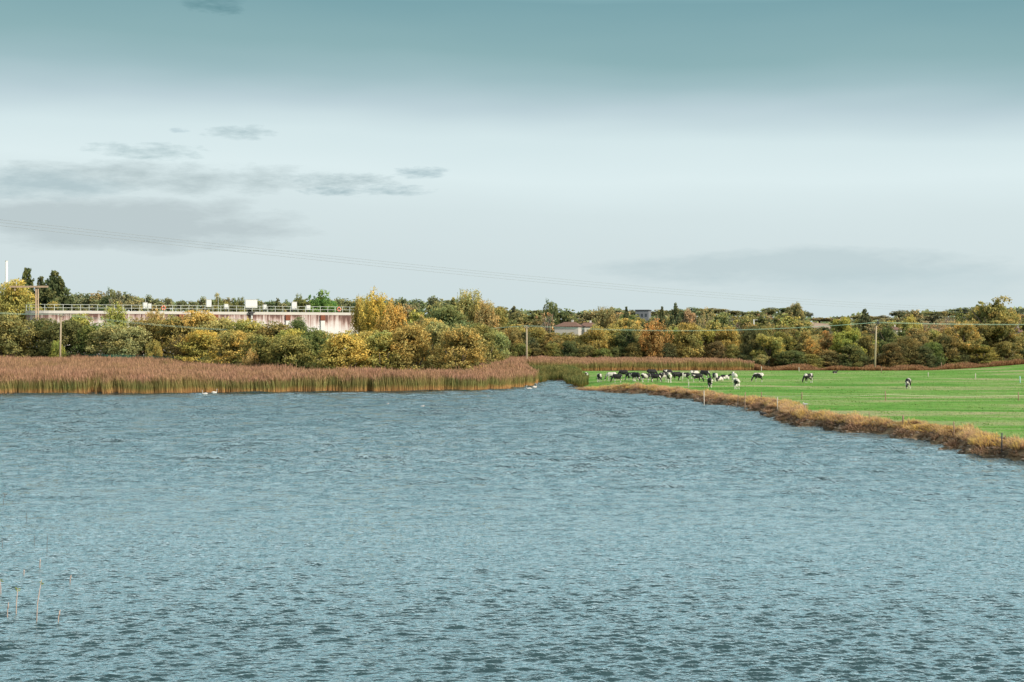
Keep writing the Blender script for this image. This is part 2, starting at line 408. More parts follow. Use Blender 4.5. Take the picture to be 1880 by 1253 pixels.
M_REEDG = blade_mat('green_reed', [(0, (0.12, 0.08, 0.03)), (0.2, (0.14, 0.14, 0.04)), (0.5, (0.09, 0.14, 0.045)), (0.9, (0.17, 0.20, 0.07))],
                    [(0, (0.20, 0.10, 0.03)), (0.3, (0.40, 0.24, 0.07)), (0.9, (0.42, 0.28, 0.10))], 0.55, 0.25)
chan = [(WX(988, 224), 224), (WX(1004, 237), 237), (WX(1033, 237), 237), (WX(1040, 222), 222), (WX(1068, 205), 205), (WX(1082, 212), 212), (WX(1070, 232), 232), (WX(1050, 262), 262), (WX(975, 262), 262)]
reedbed('reed_bed', chan, 24, None, 'dark green and yellow reeds around the narrow water channel', 1.25, mat=M_REEDG)

# bank grasses
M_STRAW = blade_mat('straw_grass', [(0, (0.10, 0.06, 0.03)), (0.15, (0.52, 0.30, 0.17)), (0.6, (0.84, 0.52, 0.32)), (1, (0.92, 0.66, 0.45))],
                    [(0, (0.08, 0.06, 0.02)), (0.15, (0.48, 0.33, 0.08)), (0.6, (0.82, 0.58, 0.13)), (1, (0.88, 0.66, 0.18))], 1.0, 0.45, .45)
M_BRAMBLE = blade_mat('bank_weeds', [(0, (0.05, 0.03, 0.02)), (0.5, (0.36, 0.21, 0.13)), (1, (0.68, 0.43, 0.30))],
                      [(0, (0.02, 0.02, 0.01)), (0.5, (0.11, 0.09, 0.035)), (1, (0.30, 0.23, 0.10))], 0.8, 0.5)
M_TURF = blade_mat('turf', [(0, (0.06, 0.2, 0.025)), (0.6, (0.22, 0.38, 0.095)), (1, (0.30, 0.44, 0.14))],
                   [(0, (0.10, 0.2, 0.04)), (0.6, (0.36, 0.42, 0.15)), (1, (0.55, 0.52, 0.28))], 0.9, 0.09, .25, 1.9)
def bank_points(n, lo, hi, ymax=232):
    """random points whose distance from the right shore lies in lo..hi"""
    seg = shore[17:]; s = np.concatenate([[0], np.cumsum(np.hypot(*np.diff(seg, axis=0).T))])
    # more points near the viewer
    t = R.uniform(0, s[-1], n); x = np.interp(t, s, seg[:, 0]); y = np.interp(t, s, seg[:, 1])
    a = R.uniform(0, 2*math.pi, n); r = R.uniform(0, hi+1.5, n)
    P = np.column_stack([x+np.cos(a)*r, y+np.sin(a)*r]); sd = shore_sd(P)
    k = (sd > lo) & (sd < hi) & (P[:, 1] < ymax) & (P[:, 0] > 5) & (P[:, 0] < 62)
    return P[k], sd[k]
P, sd = bank_points(230000, 1.0, 4.0)
edge = 2.7 + 0.7*wob(P[:, 0], P[:, 1], 0.4, 41) + 0.5*wob(P[:, 0], P[:, 1], 1.7, 44)
P = P[(sd < edge)]; n = len(P); z = terrain(P)
cl = np.clip(0.5+0.5*wob(P[:, 0], P[:, 1], 1.6, 42), 0.1, 1.2)
h = R.uniform(0.16, 0.38, n)*(0.5+0.9*cl)
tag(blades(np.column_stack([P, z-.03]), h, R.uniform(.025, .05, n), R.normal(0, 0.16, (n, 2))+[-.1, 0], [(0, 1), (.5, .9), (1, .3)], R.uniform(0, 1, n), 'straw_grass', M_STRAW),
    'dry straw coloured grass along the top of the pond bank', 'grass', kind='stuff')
P, sd = bank_points(90000, 0.25, 2.3); n = len(P); z = terrain(P)
cl = np.clip(0.4+0.6*wob(P[:, 0], P[:, 1], 2.2, 43), 0, 1.3)
k = cl > 0.25; P, z, cl = P[k], z[k], cl[k]; n = len(P)
h = R.uniform(0.10, 0.3, n)*(0.5+0.8*cl)
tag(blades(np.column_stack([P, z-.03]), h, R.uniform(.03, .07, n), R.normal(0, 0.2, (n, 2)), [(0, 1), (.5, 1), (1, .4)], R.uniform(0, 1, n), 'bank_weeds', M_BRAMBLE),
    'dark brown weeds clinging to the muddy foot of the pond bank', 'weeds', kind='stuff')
# stones at the foot of the bank: mixed into one rubble mesh
P, sd = bank_points(9000, -0.15, 1.6); P = P[:900]; z = terrain(P); mb = MB()
for (x, y), zz in zip(P, z):
    s = random.uniform(.05, .16); mb.ellipsoid((x, y, zz+s*.2), (s*random.uniform(.7, 1.8), s, s*random.uniform(.35, .7)), 6, 4)
tag(mb.build('bank_rubble', plain('rubble', (0.28, 0.21, 0.15), 0.9, 0.7, 1.2)), 'small tan and brown stones at the waterline of the bank', 'stones', kind='stuff')
# turf blades on the pasture
fp = [(WX(1060, 206), 206)] + [(s[0]+2.5, s[1]+2.5) for s in shore[19:38]] + [(62, 80), (112, 290)] + [tuple(f) for f in fb[7::-1]]
P = sample_poly(fp, 110000); P = P[R.uniform(0, 1, len(P)) < np.clip(170/P[:, 1], 0.3, 1)**1.5]; P = P[shore_sd(P) > 3.0]; n = len(P); z = terrain(P)
h = R.uniform(.03, .07, n)*(1+1.0*(wob(P[:, 0], P[:, 1], .8, 51) > .75))
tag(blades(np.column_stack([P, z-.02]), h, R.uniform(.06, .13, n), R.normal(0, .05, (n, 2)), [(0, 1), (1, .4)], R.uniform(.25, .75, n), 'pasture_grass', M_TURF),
    'short bright green grass of the pasture', 'grass', kind='stuff')
# russet bracken strip under the hedge at the back of the field
hb = []
for t in np.linspace(0, 1, 40000):
    px = 1385 + t*560; hb.append((WX(px+R.uniform(-2, 2), 270), 0))
hb = np.array(hb); yb = np.interp(hb[:, 0], fb[:, 0]*1.0, fb[:, 1]); n = len(hb)
P = np.column_stack([hb[:, 0], yb + R.uniform(-1.0, 5.5, n)]); z = terrain(P)
M_BRACK = blade_mat('russet_bracken', [(0, (0.08, 0.035, 0.02)), (0.5, (0.26, 0.11, 0.055)), (1, (0.42, 0.22, 0.12))], [(0, (0.10, 0.06, 0.03)), (0.5, (0.36, 0.22, 0.10)), (1, (0.50, 0.34, 0.18))], .7, .3)
h = R.uniform(.3, .95, n)*np.clip(0.8+.5*wob(P[:, 0], P[:, 1], .5, 61), .35, 1.4)
tag(blades(np.column_stack([P, z-.03]), h, R.uniform(.06, .14, n), R.normal(0, .2, (n, 2)), [(0, 1), (.5, 1), (1, .4)], R.uniform(0, 1, n), 'bracken', M_BRACK),
    'russet dead bracken strip between the hedge and the green field', 'bracken', kind='stuff')

# ------------------------------------------------------------------ trees
ml, nt, out = new_mat('leaves')
oi = N(nt, 'ShaderNodeObjectInfo'); av = N(nt, 'ShaderNodeAttribute', attribute_name='v'); al = N(nt, 'ShaderNodeAttribute', attribute_name='l')
hs = N(nt, 'ShaderNodeVectorMath', operation='MULTIPLY'); hs.inputs[1].default_value = (1.28, 1.12, 0.74); L(nt, oi.outputs['Color'], hs.inputs[0])
hg = N(nt, 'ShaderNodeVectorMath', operation='MULTIPLY'); hg.inputs[1].default_value = (0.62, 0.82, 0.72); L(nt, oi.outputs['Color'], hg.inputs[0])
c = mixc(nt, al.outputs['Fac'], hg.outputs[0], hs.outputs[0])
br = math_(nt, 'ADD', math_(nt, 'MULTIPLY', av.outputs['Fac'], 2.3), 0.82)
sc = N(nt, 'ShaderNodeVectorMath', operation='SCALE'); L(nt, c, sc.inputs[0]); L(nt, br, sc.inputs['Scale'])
d = N(nt, 'ShaderNodeBsdfDiffuse'); tr = N(nt, 'ShaderNodeBsdfTranslucent'); ms = N(nt, 'ShaderNodeMixShader'); ms.inputs[0].default_value = 0.30
L(nt, sc.outputs[0], d.inputs[0]); L(nt, sc.outputs[0], tr.inputs[0]); L(nt, d.outputs[0], ms.inputs[1]); L(nt, tr.outputs[0], ms.inputs[2]); L(nt, ms.outputs[0], out.inputs[0])
M_LEAF = ml
M_BARK = plain('bark', (0.16, 0.12, 0.085), 0.9, 0.4, 6)
M_BARKP = plain('pale_bark', (0.42, 0.31, 0.24), 0.9, 0.3, 4)

def leafset(pos, nrm, size, v, l):
    """quads (slightly folded diamond) at pos facing nrm"""
    n = len(pos); nrm = nrm/np.linalg.norm(nrm, axis=1, keepdims=True)
    r = R.normal(size=(n, 3)); a = np.cross(nrm, r); a /= np.linalg.norm(a, axis=1, keepdims=True); b = np.cross(nrm, a)
    s = size[:, None]; asp = R.uniform(.45, .9, n)[:, None]
    V = np.stack([pos-a*s, pos-b*s*asp, pos+a*s, pos+b*s*asp], 1)
    return V.reshape(-1, 3), np.repeat(v, 1), np.repeat(l, 1)
def crown_pts(kind, r):
    """unit crown: radius about 1, z from 0 to 1 (scaled later). returns lobe centres, radii, in metres on a 4 m x 8 m tree"""
    HW, H = 4.0, 8.0; lob = []
    if kind == 'bush':       # dome down to the ground
        for i in range(62):
            th = r.uniform(0, 2*math.pi); u = r.uniform(0, 1)**0.75; z = u
            rad = math.sqrt(max(0, 1-(z*0.98)**2.3))*(1.0 - 0.10*(1-z))
            k = r.uniform(.70, .95) if r.uniform() < .8 else r.uniform(.2, .6)
            s = r.uniform(.65, 1.25)
            lob.append((math.cos(th)*rad*k*HW*.88, math.sin(th)*rad*k*HW*.88, z*(H-.8)*.93+.45, s))
    elif kind == 'tree':     # crown over a trunk, several big boughs
        boughs = [(r.uniform(0, 2*math.pi), r.uniform(.42, .82), r.uniform(.35, .62)) for _ in range(7)]
        for th0, zz, rr in boughs + [(0, .86, .12), (2, .72, .3)]:
            bx, by, bz = math.cos(th0)*rr*HW, math.sin(th0)*rr*HW, zz*H
            for j in range(9):
                v = r.normal(size=3); v /= np.linalg.norm(v); q = r.uniform(.5, 1.0)*1.55
                lob.append((bx+v[0]*q, by+v[1]*q, bz+v[2]*q*.62, r.uniform(.45, .95)))
    elif kind == 'conifer':
        for i in range(85):
            z = r.uniform(0.06, 1)**.9; rad = (1-z)**.8*.95+.04; th = r.uniform(0, 2*math.pi); k = r.uniform(.45, 1.08)
            lob.append((math.cos(th)*rad*k*HW, math.sin(th)*rad*k*HW, z*H*.96 + .1, .25+.6*(1-z)*r.uniform(.6, 1.1)))
    elif kind == 'pine':     # flat umbrella on a bare trunk
        for i in range(46):
            th = r.uniform(0, 2*math.pi); q = math.sqrt(r.uniform(0, 1)); z = .72+.2*math.sqrt(max(0, 1-q*q))+r.normal(0, .03)
            if r.uniform() < .15: z -= .14
            lob.append((math.cos(th)*q*HW*.9, math.sin(th)*q*HW*.9, z*H, r.uniform(.4, .8)))
    elif kind == 'spire':    # ragged tall willow or poplar
        for i in range(66):
            z = r.uniform(0.08, 1); rad = math.sin(min(1, z*1.25)*math.pi*.5)*math.sqrt(max(0, 1-z**3.0)); th = r.uniform(0, 2*math.pi); k = r.uniform(.3, .95)
            lob.append((math.cos(th)*rad*k*HW, math.sin(th)*rad*k*HW, z*H*.95, r.uniform(.4, 1.0)))
    elif kind == 'twiggy':   # thin leaf on bare stems
        for i in range(34):
            z = r.uniform(.35, 1); th = r.uniform(0, 2*math.pi); q = r.uniform(.2, .9)*math.sqrt(max(0, 1-((z-.55)/.5)**2))
            lob.append((math.cos(th)*q*HW, math.sin(th)*q*HW, z*H*.93, r.uniform(.35, .8)))
    return lob
def make_crown(kind, seed, nleaf, size, name='crown'):
    r = np.random.default_rng(seed); lob = crown_pts(kind, r)
    tot = sum(s*s for *_, s in lob); P = []; Nn = []; S = []; V = []; Lc = []
    ctr = np.array([0, 0, 3.4])
    for (x, y, z, s) in lob:
        n = max(12, int(nleaf*s*s/tot)); c = np.array([x, y, z])
        u = r.normal(size=(n, 3)); u /= np.linalg.norm(u, axis=1, keepdims=True)
        # cluster the leaves into sprigs
        k = max(3, n//7); sp = r.normal(size=(k, 3)); sp /= np.linalg.norm(sp, axis=1, keepdims=True)
        u = sp[r.integers(0, k, n)] + u*.32; u /= np.linalg.norm(u, axis=1, keepdims=True)
        rr = s*np.clip(r.normal(.9, .17, n), .3, 1.35)
        vert = .72 if kind in ('bush', 'tree', 'pine') else 1.0
        if kind == 'spire': vert = 1.5
        p = c + u*rr[:, None]*np.array([1, 1, vert]); p[:, 2] = np.maximum(p[:, 2], .05)
        out_ = u*.9 + r.normal(size=(n, 3))*.55
        P.append(p); Nn.append(out_)
        S.append(size*r.uniform(.6, 1.3, n))
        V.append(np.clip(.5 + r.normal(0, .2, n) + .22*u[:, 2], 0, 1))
        Lc.append(np.full(n, np.clip(r.normal(.5, .24), 0, 1)))
    P = np.vstack(P); Nn = np.vstack(Nn); S = np.concatenate(S); V = np.concatenate(V); Lc = np.clip(np.concatenate(Lc)+r.normal(0, .12, len(P)), 0, 1)
    # inner fill, crown shade put into its dark colour, that keeps the middle from being see-through
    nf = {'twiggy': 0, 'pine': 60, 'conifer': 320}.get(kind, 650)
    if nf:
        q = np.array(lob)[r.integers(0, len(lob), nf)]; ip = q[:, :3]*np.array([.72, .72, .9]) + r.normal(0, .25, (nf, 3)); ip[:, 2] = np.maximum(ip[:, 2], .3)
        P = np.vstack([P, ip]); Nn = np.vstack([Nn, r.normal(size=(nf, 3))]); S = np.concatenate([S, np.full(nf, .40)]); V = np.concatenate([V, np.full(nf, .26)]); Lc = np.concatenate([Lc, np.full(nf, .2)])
    vv, v_, l_ = leafset(P, Nn, S, V, Lc); n = len(P)
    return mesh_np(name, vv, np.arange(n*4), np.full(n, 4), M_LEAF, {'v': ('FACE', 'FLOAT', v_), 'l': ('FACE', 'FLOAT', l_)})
def make_trunk(kind, seed, mat):
    r = random.Random(seed); mb = MB(); H = 8.0
    if kind in ('bush',):
        for i in range(5):
            a = r.uniform(0, 6.28); mb.tube([(0.2*math.cos(a), 0.2*math.sin(a), 0), (.8*math.cos(a), .8*math.sin(a), 1.8), (2.0*math.cos(a), 2.0*math.sin(a), 4.6)], [.15, .1, .03], 6)
    elif kind in ('conifer', 'spire'):
        mb.tube([(0, 0, 0), (.05, 0, 3), (0, .05, 7.4)], [.22, .15, .03], 7)
        for i in range(7):
            a = r.uniform(0, 6.28); z = r.uniform(1, 5); mb.tube([(0, 0, z), (1.4*math.cos(a), 1.4*math.sin(a), z+1.2)], [.07, .02], 5)
    else:
        th = .5 if kind == 'pine' else .32
        mb.tube([(0, 0, 0), (.12, .05, H*.2), (-.05, .1, H*th)], [.26, .19, .15], 8)
        for i in range(8):
            a = i*.785+r.uniform(-.3, .3); q = r.uniform(1.3, 2.6); z2 = H*r.uniform(.62, .85)
            mb.tube([(-.05, .1, H*th-.1), (q*.45*math.cos(a), q*.45*math.sin(a), H*th+(z2-H*th)*.6), (q*math.cos(a), q*math.sin(a), z2)], [.12, .075, .025], 6)
    return mb.mesh('trunk', mat, True)
CROWN = {}; TRUNK = {}; FARM = {}
for kind, nv in (('bush', 5), ('tree', 5), ('conifer', 3), ('pine', 1), ('spire', 3), ('twiggy', 2)):
    for i in range(nv):
        CROWN[kind, i] = make_crown(kind, 50+i*7+len(kind), {'twiggy': 2600, 'pine': 3500}.get(kind, 11000), .118 if kind != 'conifer' else .13)
        TRUNK[kind, i] = make_trunk(kind, i, M_BARKP if kind in ('pine', 'twiggy') else M_BARK)
def joined(crown, trunk):
    """low detail far tree in one mesh: crown leaves plus trunk"""
    me = crown.copy(); return me
for kind, nv in (('tree', 4), ('bush', 3), ('conifer', 2), ('twiggy', 2)):
    for i in range(nv):
        cm = make_crown(kind, 300+i*3+len(kind), 2200 if kind != 'twiggy' else 900, .22)
        tm = make_trunk(kind, 20+i, M_BARKP if kind == 'twiggy' else M_BARK)
        import bmesh
        bm = bmesh.new(); bm.from_mesh(cm); nfc = len(bm.faces); bm.from_mesh(tm)
        bm.faces.ensure_lookup_table()
        for f in bm.faces[nfc:]: f.material_index = 1
        me = bpy.data.meshes.new('far_tree'); bm.to_mesh(me); bm.free(); me.materials.append(M_LEAF); me.materials.append(tm.materials[0])
        FARM[kind, i] = me

WORDS = {'bush': 'bush', 'tree': 'tree', 'conifer': 'conifer', 'pine': 'flat-topped pine', 'spire': 'tall ragged tree', 'twiggy': 'thin half-bare tree'}
NAMES = {'bush': 'bush', 'tree': 'broadleaf_tree', 'conifer': 'conifer', 'pine': 'pine_tree', 'spire': 'willow_tree', 'twiggy': 'bare_tree'}
cnt = 0
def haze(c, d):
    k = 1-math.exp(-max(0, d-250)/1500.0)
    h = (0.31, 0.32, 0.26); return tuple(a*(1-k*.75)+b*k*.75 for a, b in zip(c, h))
used_labels = {}
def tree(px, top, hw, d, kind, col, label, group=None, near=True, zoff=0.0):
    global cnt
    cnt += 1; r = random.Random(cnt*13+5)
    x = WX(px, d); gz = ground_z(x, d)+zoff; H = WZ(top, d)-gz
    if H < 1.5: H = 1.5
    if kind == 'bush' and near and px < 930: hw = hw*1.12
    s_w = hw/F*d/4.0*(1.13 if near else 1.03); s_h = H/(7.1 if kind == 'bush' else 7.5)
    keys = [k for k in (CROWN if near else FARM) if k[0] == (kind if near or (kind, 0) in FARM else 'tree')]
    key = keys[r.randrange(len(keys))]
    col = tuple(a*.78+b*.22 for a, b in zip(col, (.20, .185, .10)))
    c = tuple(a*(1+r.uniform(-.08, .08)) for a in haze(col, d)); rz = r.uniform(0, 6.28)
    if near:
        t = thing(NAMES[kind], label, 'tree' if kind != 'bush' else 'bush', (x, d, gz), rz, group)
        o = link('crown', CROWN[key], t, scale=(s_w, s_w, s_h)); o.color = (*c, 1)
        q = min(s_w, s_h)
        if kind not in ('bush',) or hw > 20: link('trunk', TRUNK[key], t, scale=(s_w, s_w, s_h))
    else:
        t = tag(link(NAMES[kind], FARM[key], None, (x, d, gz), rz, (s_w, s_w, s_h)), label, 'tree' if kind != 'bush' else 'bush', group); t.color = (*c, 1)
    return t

GOLD = (0.40, 0.265, 0.085); OLGOLD = (0.31, 0.24, 0.09); OLIVE = (0.18, 0.15, 0.06); DKGREEN = (0.06, 0.07, 0.035); GREEN = (0.10, 0.12, 0.048)
BROWN = (0.22, 0.17, 0.08); TAN = (0.37, 0.27, 0.13); RUST = (0.28, 0.165, 0.085); GREY = (0.25, 0.23, 0.13); YGREEN = (0.26, 0.235, 0.075); BRTG = (0.055, 0.16, 0.035)
ORANGE = (0.38, 0.235, 0.085); PINK = (0.34, 0.235, 0.155); DBR = (0.145, 0.095, 0.052)
front_trees = [
 # px, top, hw, d, kind, colour, label
 (12, 584, 52, 287, 'bush', BROWN, 'brown olive dome bush at the left edge of the photo behind the reeds'),
 (30, 524, 46, 306, 'bush', OLGOLD, 'tall olive gold tree under the timber gantry at the far left'),
 (-40, 540, 50, 300, 'tree', OLIVE, 'olive tree cut off by the left edge of the photo'),
 (78, 590, 40, 294, 'bush', DKGREEN, 'very dark green bush left of the leftmost utility pole'),
 (84, 562, 36, 303, 'tree', OLIVE, 'olive tree at the left end of the concrete tank'),
 (118, 594, 46, 285, 'bush', DKGREEN, 'dark green leafy bush behind the leftmost utility pole'),
 (150, 580, 36, 292, 'tree', YGREEN, 'yellow green topped tree just right of the leftmost utility pole'),
 (172, 600, 34, 284, 'bush', GREEN, 'mid green bush between the leftmost pole and the grey willows'),
 (212, 571, 34, 290, 'spire', YGREEN, 'yellow green pointed tree in front of the left part of the tank'),
 (205, 600, 44, 280, 'bush', GREY, 'greyish willow bush in front of the left part of the tank'),
 (245, 606, 40, 276, 'bush', GREY, 'low grey tan willow bush right of the greyish willow'),
 (284, 578, 30, 288, 'spire', TAN, 'tan pointed tree left of the first rusty outlet of the tank'),
 (270, 590, 42, 282, 'bush', OLIVE, 'olive brown bush below the left rusty outlet'),
 (318, 586, 44, 278, 'bush', BROWN, 'large brown willow bush below the first rusty outlet of the tank'),
 (362, 577, 46, 276, 'bush', TAN, 'tan feathery willow bush below the second rusty outlet'),
 (345, 622, 36, 256, 'bush', DBR, 'shadowy brown bush behind the yellow sapling'),
 (408, 590, 42, 272, 'bush', TAN, 'pale tan willow bush left of the white downpipe'),
 (370, 612, 46, 250, 'bush', GOLD, 'low golden bush behind the green mesh fence'),
 (455, 594, 48, 258, 'bush', OLGOLD, 'olive gold bush below the white downpipe'),
 (430, 612, 50, 238, 'bush', OLGOLD, 'dark olive bush right of the green mesh fence'),
 (505, 598, 46, 250, 'bush', OLIVE, 'olive bush right below the white downpipe'),
 (480, 620, 44, 228, 'bush', OLIVE, 'dark low olive bush touching the reeds below the downpipe'),
 (546, 593, 26, 262, 'bush', GREEN, 'green bush poking up against the third rusty outlet'),
 (536, 610, 46, 236, 'bush', OLGOLD, 'gold tipped bush below the third rusty outlet'),
 (532, 622, 48, 222, 'bush', (0.21, 0.19, 0.07), 'broad dark olive bush in front of the gold tipped bush'),
 (580, 612, 40, 228, 'bush', (0.11, 0.12, 0.06), 'dark grey green bush between the gold domes'),
 (592, 614, 38, 240, 'bush', OLGOLD, 'yellowish bush just below the fourth rusty outlet'),
 (636, 615, 46, 216, 'bush', (0.36, 0.27, 0.09), 'bright golden dome bush right of the dark grey green bush'),
 (672, 614, 34, 232, 'bush', OLGOLD, 'gold bush at the foot of the right end of the tank'),
 (700, 614, 40, 218, 'bush', OLGOLD, 'olive gold dome bush under the tall gold tree'),
 (690, 548, 36, 275, 'spire', GOLD, 'tall bright gold tree at the right end of the tank'),
 (722, 566, 38, 268, 'spire', GOLD, 'gold tree on the right flank of the tall gold tree'),
 (664, 556, 22, 280, 'spire', GOLD, 'narrow gold tree touching the right end of the tank'),
 (756, 604, 46, 219, 'bush', OLGOLD, 'brownish gold dome bush left of the rightmost dome'),
 (802, 600, 40, 240, 'bush', GREY, 'greyish willow bush between the two rightmost domes'),
 (845, 604, 49, 216, 'bush', OLGOLD, 'rightmost large gold and dark dome bush at the reed edge'),
 (882, 603, 40, 244, 'bush', OLIVE, 'olive bush behind the rightmost dome bush'),
 (908, 612, 28, 256, 'bush', GREY, 'small grey green willow at the right end of the dome bushes'),
 (283, 628, 17, 262, 'spire', YGREEN, 'small yellow green sapling in front of the brown bushes'),
 (462, 648, 20, 224, 'spire', TAN, 'low tan shrub sprouting from the reeds below the downpipe'),
 (106, 630, 14, 276, 'spire', YGREEN, 'thin yellow green sapling beside the leftmost utility pole'),
 # dark conifers behind the gantry
 (50, 501, 40, 345, 'conifer', DKGREEN, 'narrow dark conifer rising behind the timber gantry'),
 (98, 504, 66, 345, 'conifer', DKGREEN, 'broad ragged dark conifer right of the gantry post'),
 (74, 514, 36, 350, 'conifer', DKGREEN, 'small dark conifer between the two larger conifers'),
 (584, 541, 40, 400, 'tree', BRTG, 'bright green round tree above the right part of the tank railing'),
 (556, 546, 26, 410, 'tree', GREEN, 'green tree left of the bright green round tree'),
 (510, 552, 20, 420, 'conifer', DKGREEN, 'small dark conifer behind the railing right of the large white cabinet'),
 (403, 546, 18, 430, 'tree', OLIVE, 'small olive tree behind the railing near the second white cabinet'),
 (440, 550, 18, 430, 'tree', GREEN, 'small green tree behind the railing left of the large white cabinet'),
 # mid distance behind the domes
 (825, 568, 44, 330, 'bush', (0.13, 0.16, 0.06), 'soft green willow behind the gold domes'),
 (866, 543, 34, 372, 'spire', TAN, 'tall tan feathery tree standing above the skyline'),
 (893, 562, 28, 365, 'spire', TAN, 'tan tree on the right flank of the tall feathery tree'),
 (915, 566, 30, 400, 'tree', OLIVE, 'olive tree behind the tan feathery tree'),
 (790, 590, 34, 318, 'bush', TAN, 'tan bush left of the soft green willow'),
 (1010, 557, 14, 455, 'pine', GREEN, 'lone flat-topped pine left of the white bungalow'),
 (1115, 571, 26, 400, 'spire', BROWN, 'orange brown leaning tree right of the white bungalow'),
 (1140, 586, 24, 380, 'tree', OLGOLD, 'gold brown tree below the orange brown leaning tree'),
 (1205, 593, 34, 302, 'spire', ORANGE, 'large orange brown tree in the middle of the hedge line'),
 (1165, 594, 24, 355, 'tree', TAN, 'tan layered tree left below the grey building'),
 (1150, 567, 14, 470, 'conifer', DKGREEN, 'dark conifer directly left of the grey building'),
 (1216, 566, 16, 450, 'conifer', DKGREEN, 'dark conifer directly right of the grey building'),
 (1240, 560, 20, 455, 'conifer', DKGREEN, 'tallest dark conifer right of the grey building'),
 (1264, 570, 16, 445, 'tree', PINK, 'pinkish bare trunked tree right of the tallest conifer'),
 (1295, 566, 20, 430, 'twiggy', PINK, 'pale half-bare tree above the pale slope'),
]
mid = []
cols_mid = [OLIVE, BROWN, OLIVE, OLGOLD, DKGREEN, OLGOLD, GREEN, BROWN]
for f in front_trees:
    tree(*f, near=True)

# hedge line behind the rear reed bed, left to right, then the hedge at the back of the pasture
HEDGE = [
 (938, 606, 22, OLIVE), (962, 612, 24, DKGREEN), (985, 606, 26, OLIVE), (1012, 613, 24, BROWN), (1040, 613, 26, OLIVE), (1066, 613, 22, OLGOLD), (1093, 602, 24, OLGOLD), (1106, 610, 20, GREEN),
 (1126, 600, 24, OLGOLD), (1150, 606, 22, DKGREEN), (1180, 620, 26, BROWN), (1205, 630, 26, RUST), (1238, 606, 24, YGREEN), (1262, 598, 28, OLGOLD), (1290, 606, 22, YGREEN), (1306, 614, 24, RUST), (1335, 602, 24, OLGOLD), (1352, 622, 20, OLIVE)]
lm_h = ['behind the middle utility pole', 'right of the middle utility pole', 'left of the white bungalow', 'below the roof of the bungalow', 'below the white bungalow', 'right of the white bungalow',
        'below the orange brown leaning tree', 'between bungalow and orange tree', 'left of the large orange brown tree', 'close left of the large orange brown tree', 'at the left foot of the large orange tree', 'at the foot of the large orange tree',
        'close right of the large orange tree', 'right of the large orange tree', 'above the middle of the grazing herd', 'rust patched, above the lying cows', 'at the right end of the far reeds', 'beside the dark trees at the end of the far reeds']
def cname(c):
    for n, k in (('gold', GOLD), ('olive gold', OLGOLD), ('olive', OLIVE), ('dark green', DKGREEN), ('green', GREEN), ('brown', BROWN), ('tan', TAN), ('rust', RUST), ('grey green', GREY),
                 ('yellow green', YGREEN), ('orange', ORANGE), ('pinkish', PINK), ('dark brown', DBR), ('bright green', BRTG)):
        if k == c: return n
    return 'olive'
for (px, top, hw, c), w in zip(HEDGE, lm_h):
    tree(px, top, hw*1.15, 306+random.uniform(-3, 6), 'bush' if random.random() < .6 else 'tree', c, f'{cname(c)} hedge bush {w}', 'bushes of the hedge behind the far reeds')
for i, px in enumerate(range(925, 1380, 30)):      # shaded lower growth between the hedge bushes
    tree(px, 634+random.uniform(-6, 8), 22, 303+random.uniform(-1, 2), 'bush', random.choice([DKGREEN, DBR, OLIVE, GREEN]), 'low shaded undergrowth bush at the foot of the hedge behind the far reeds', 'undergrowth behind the far reeds')
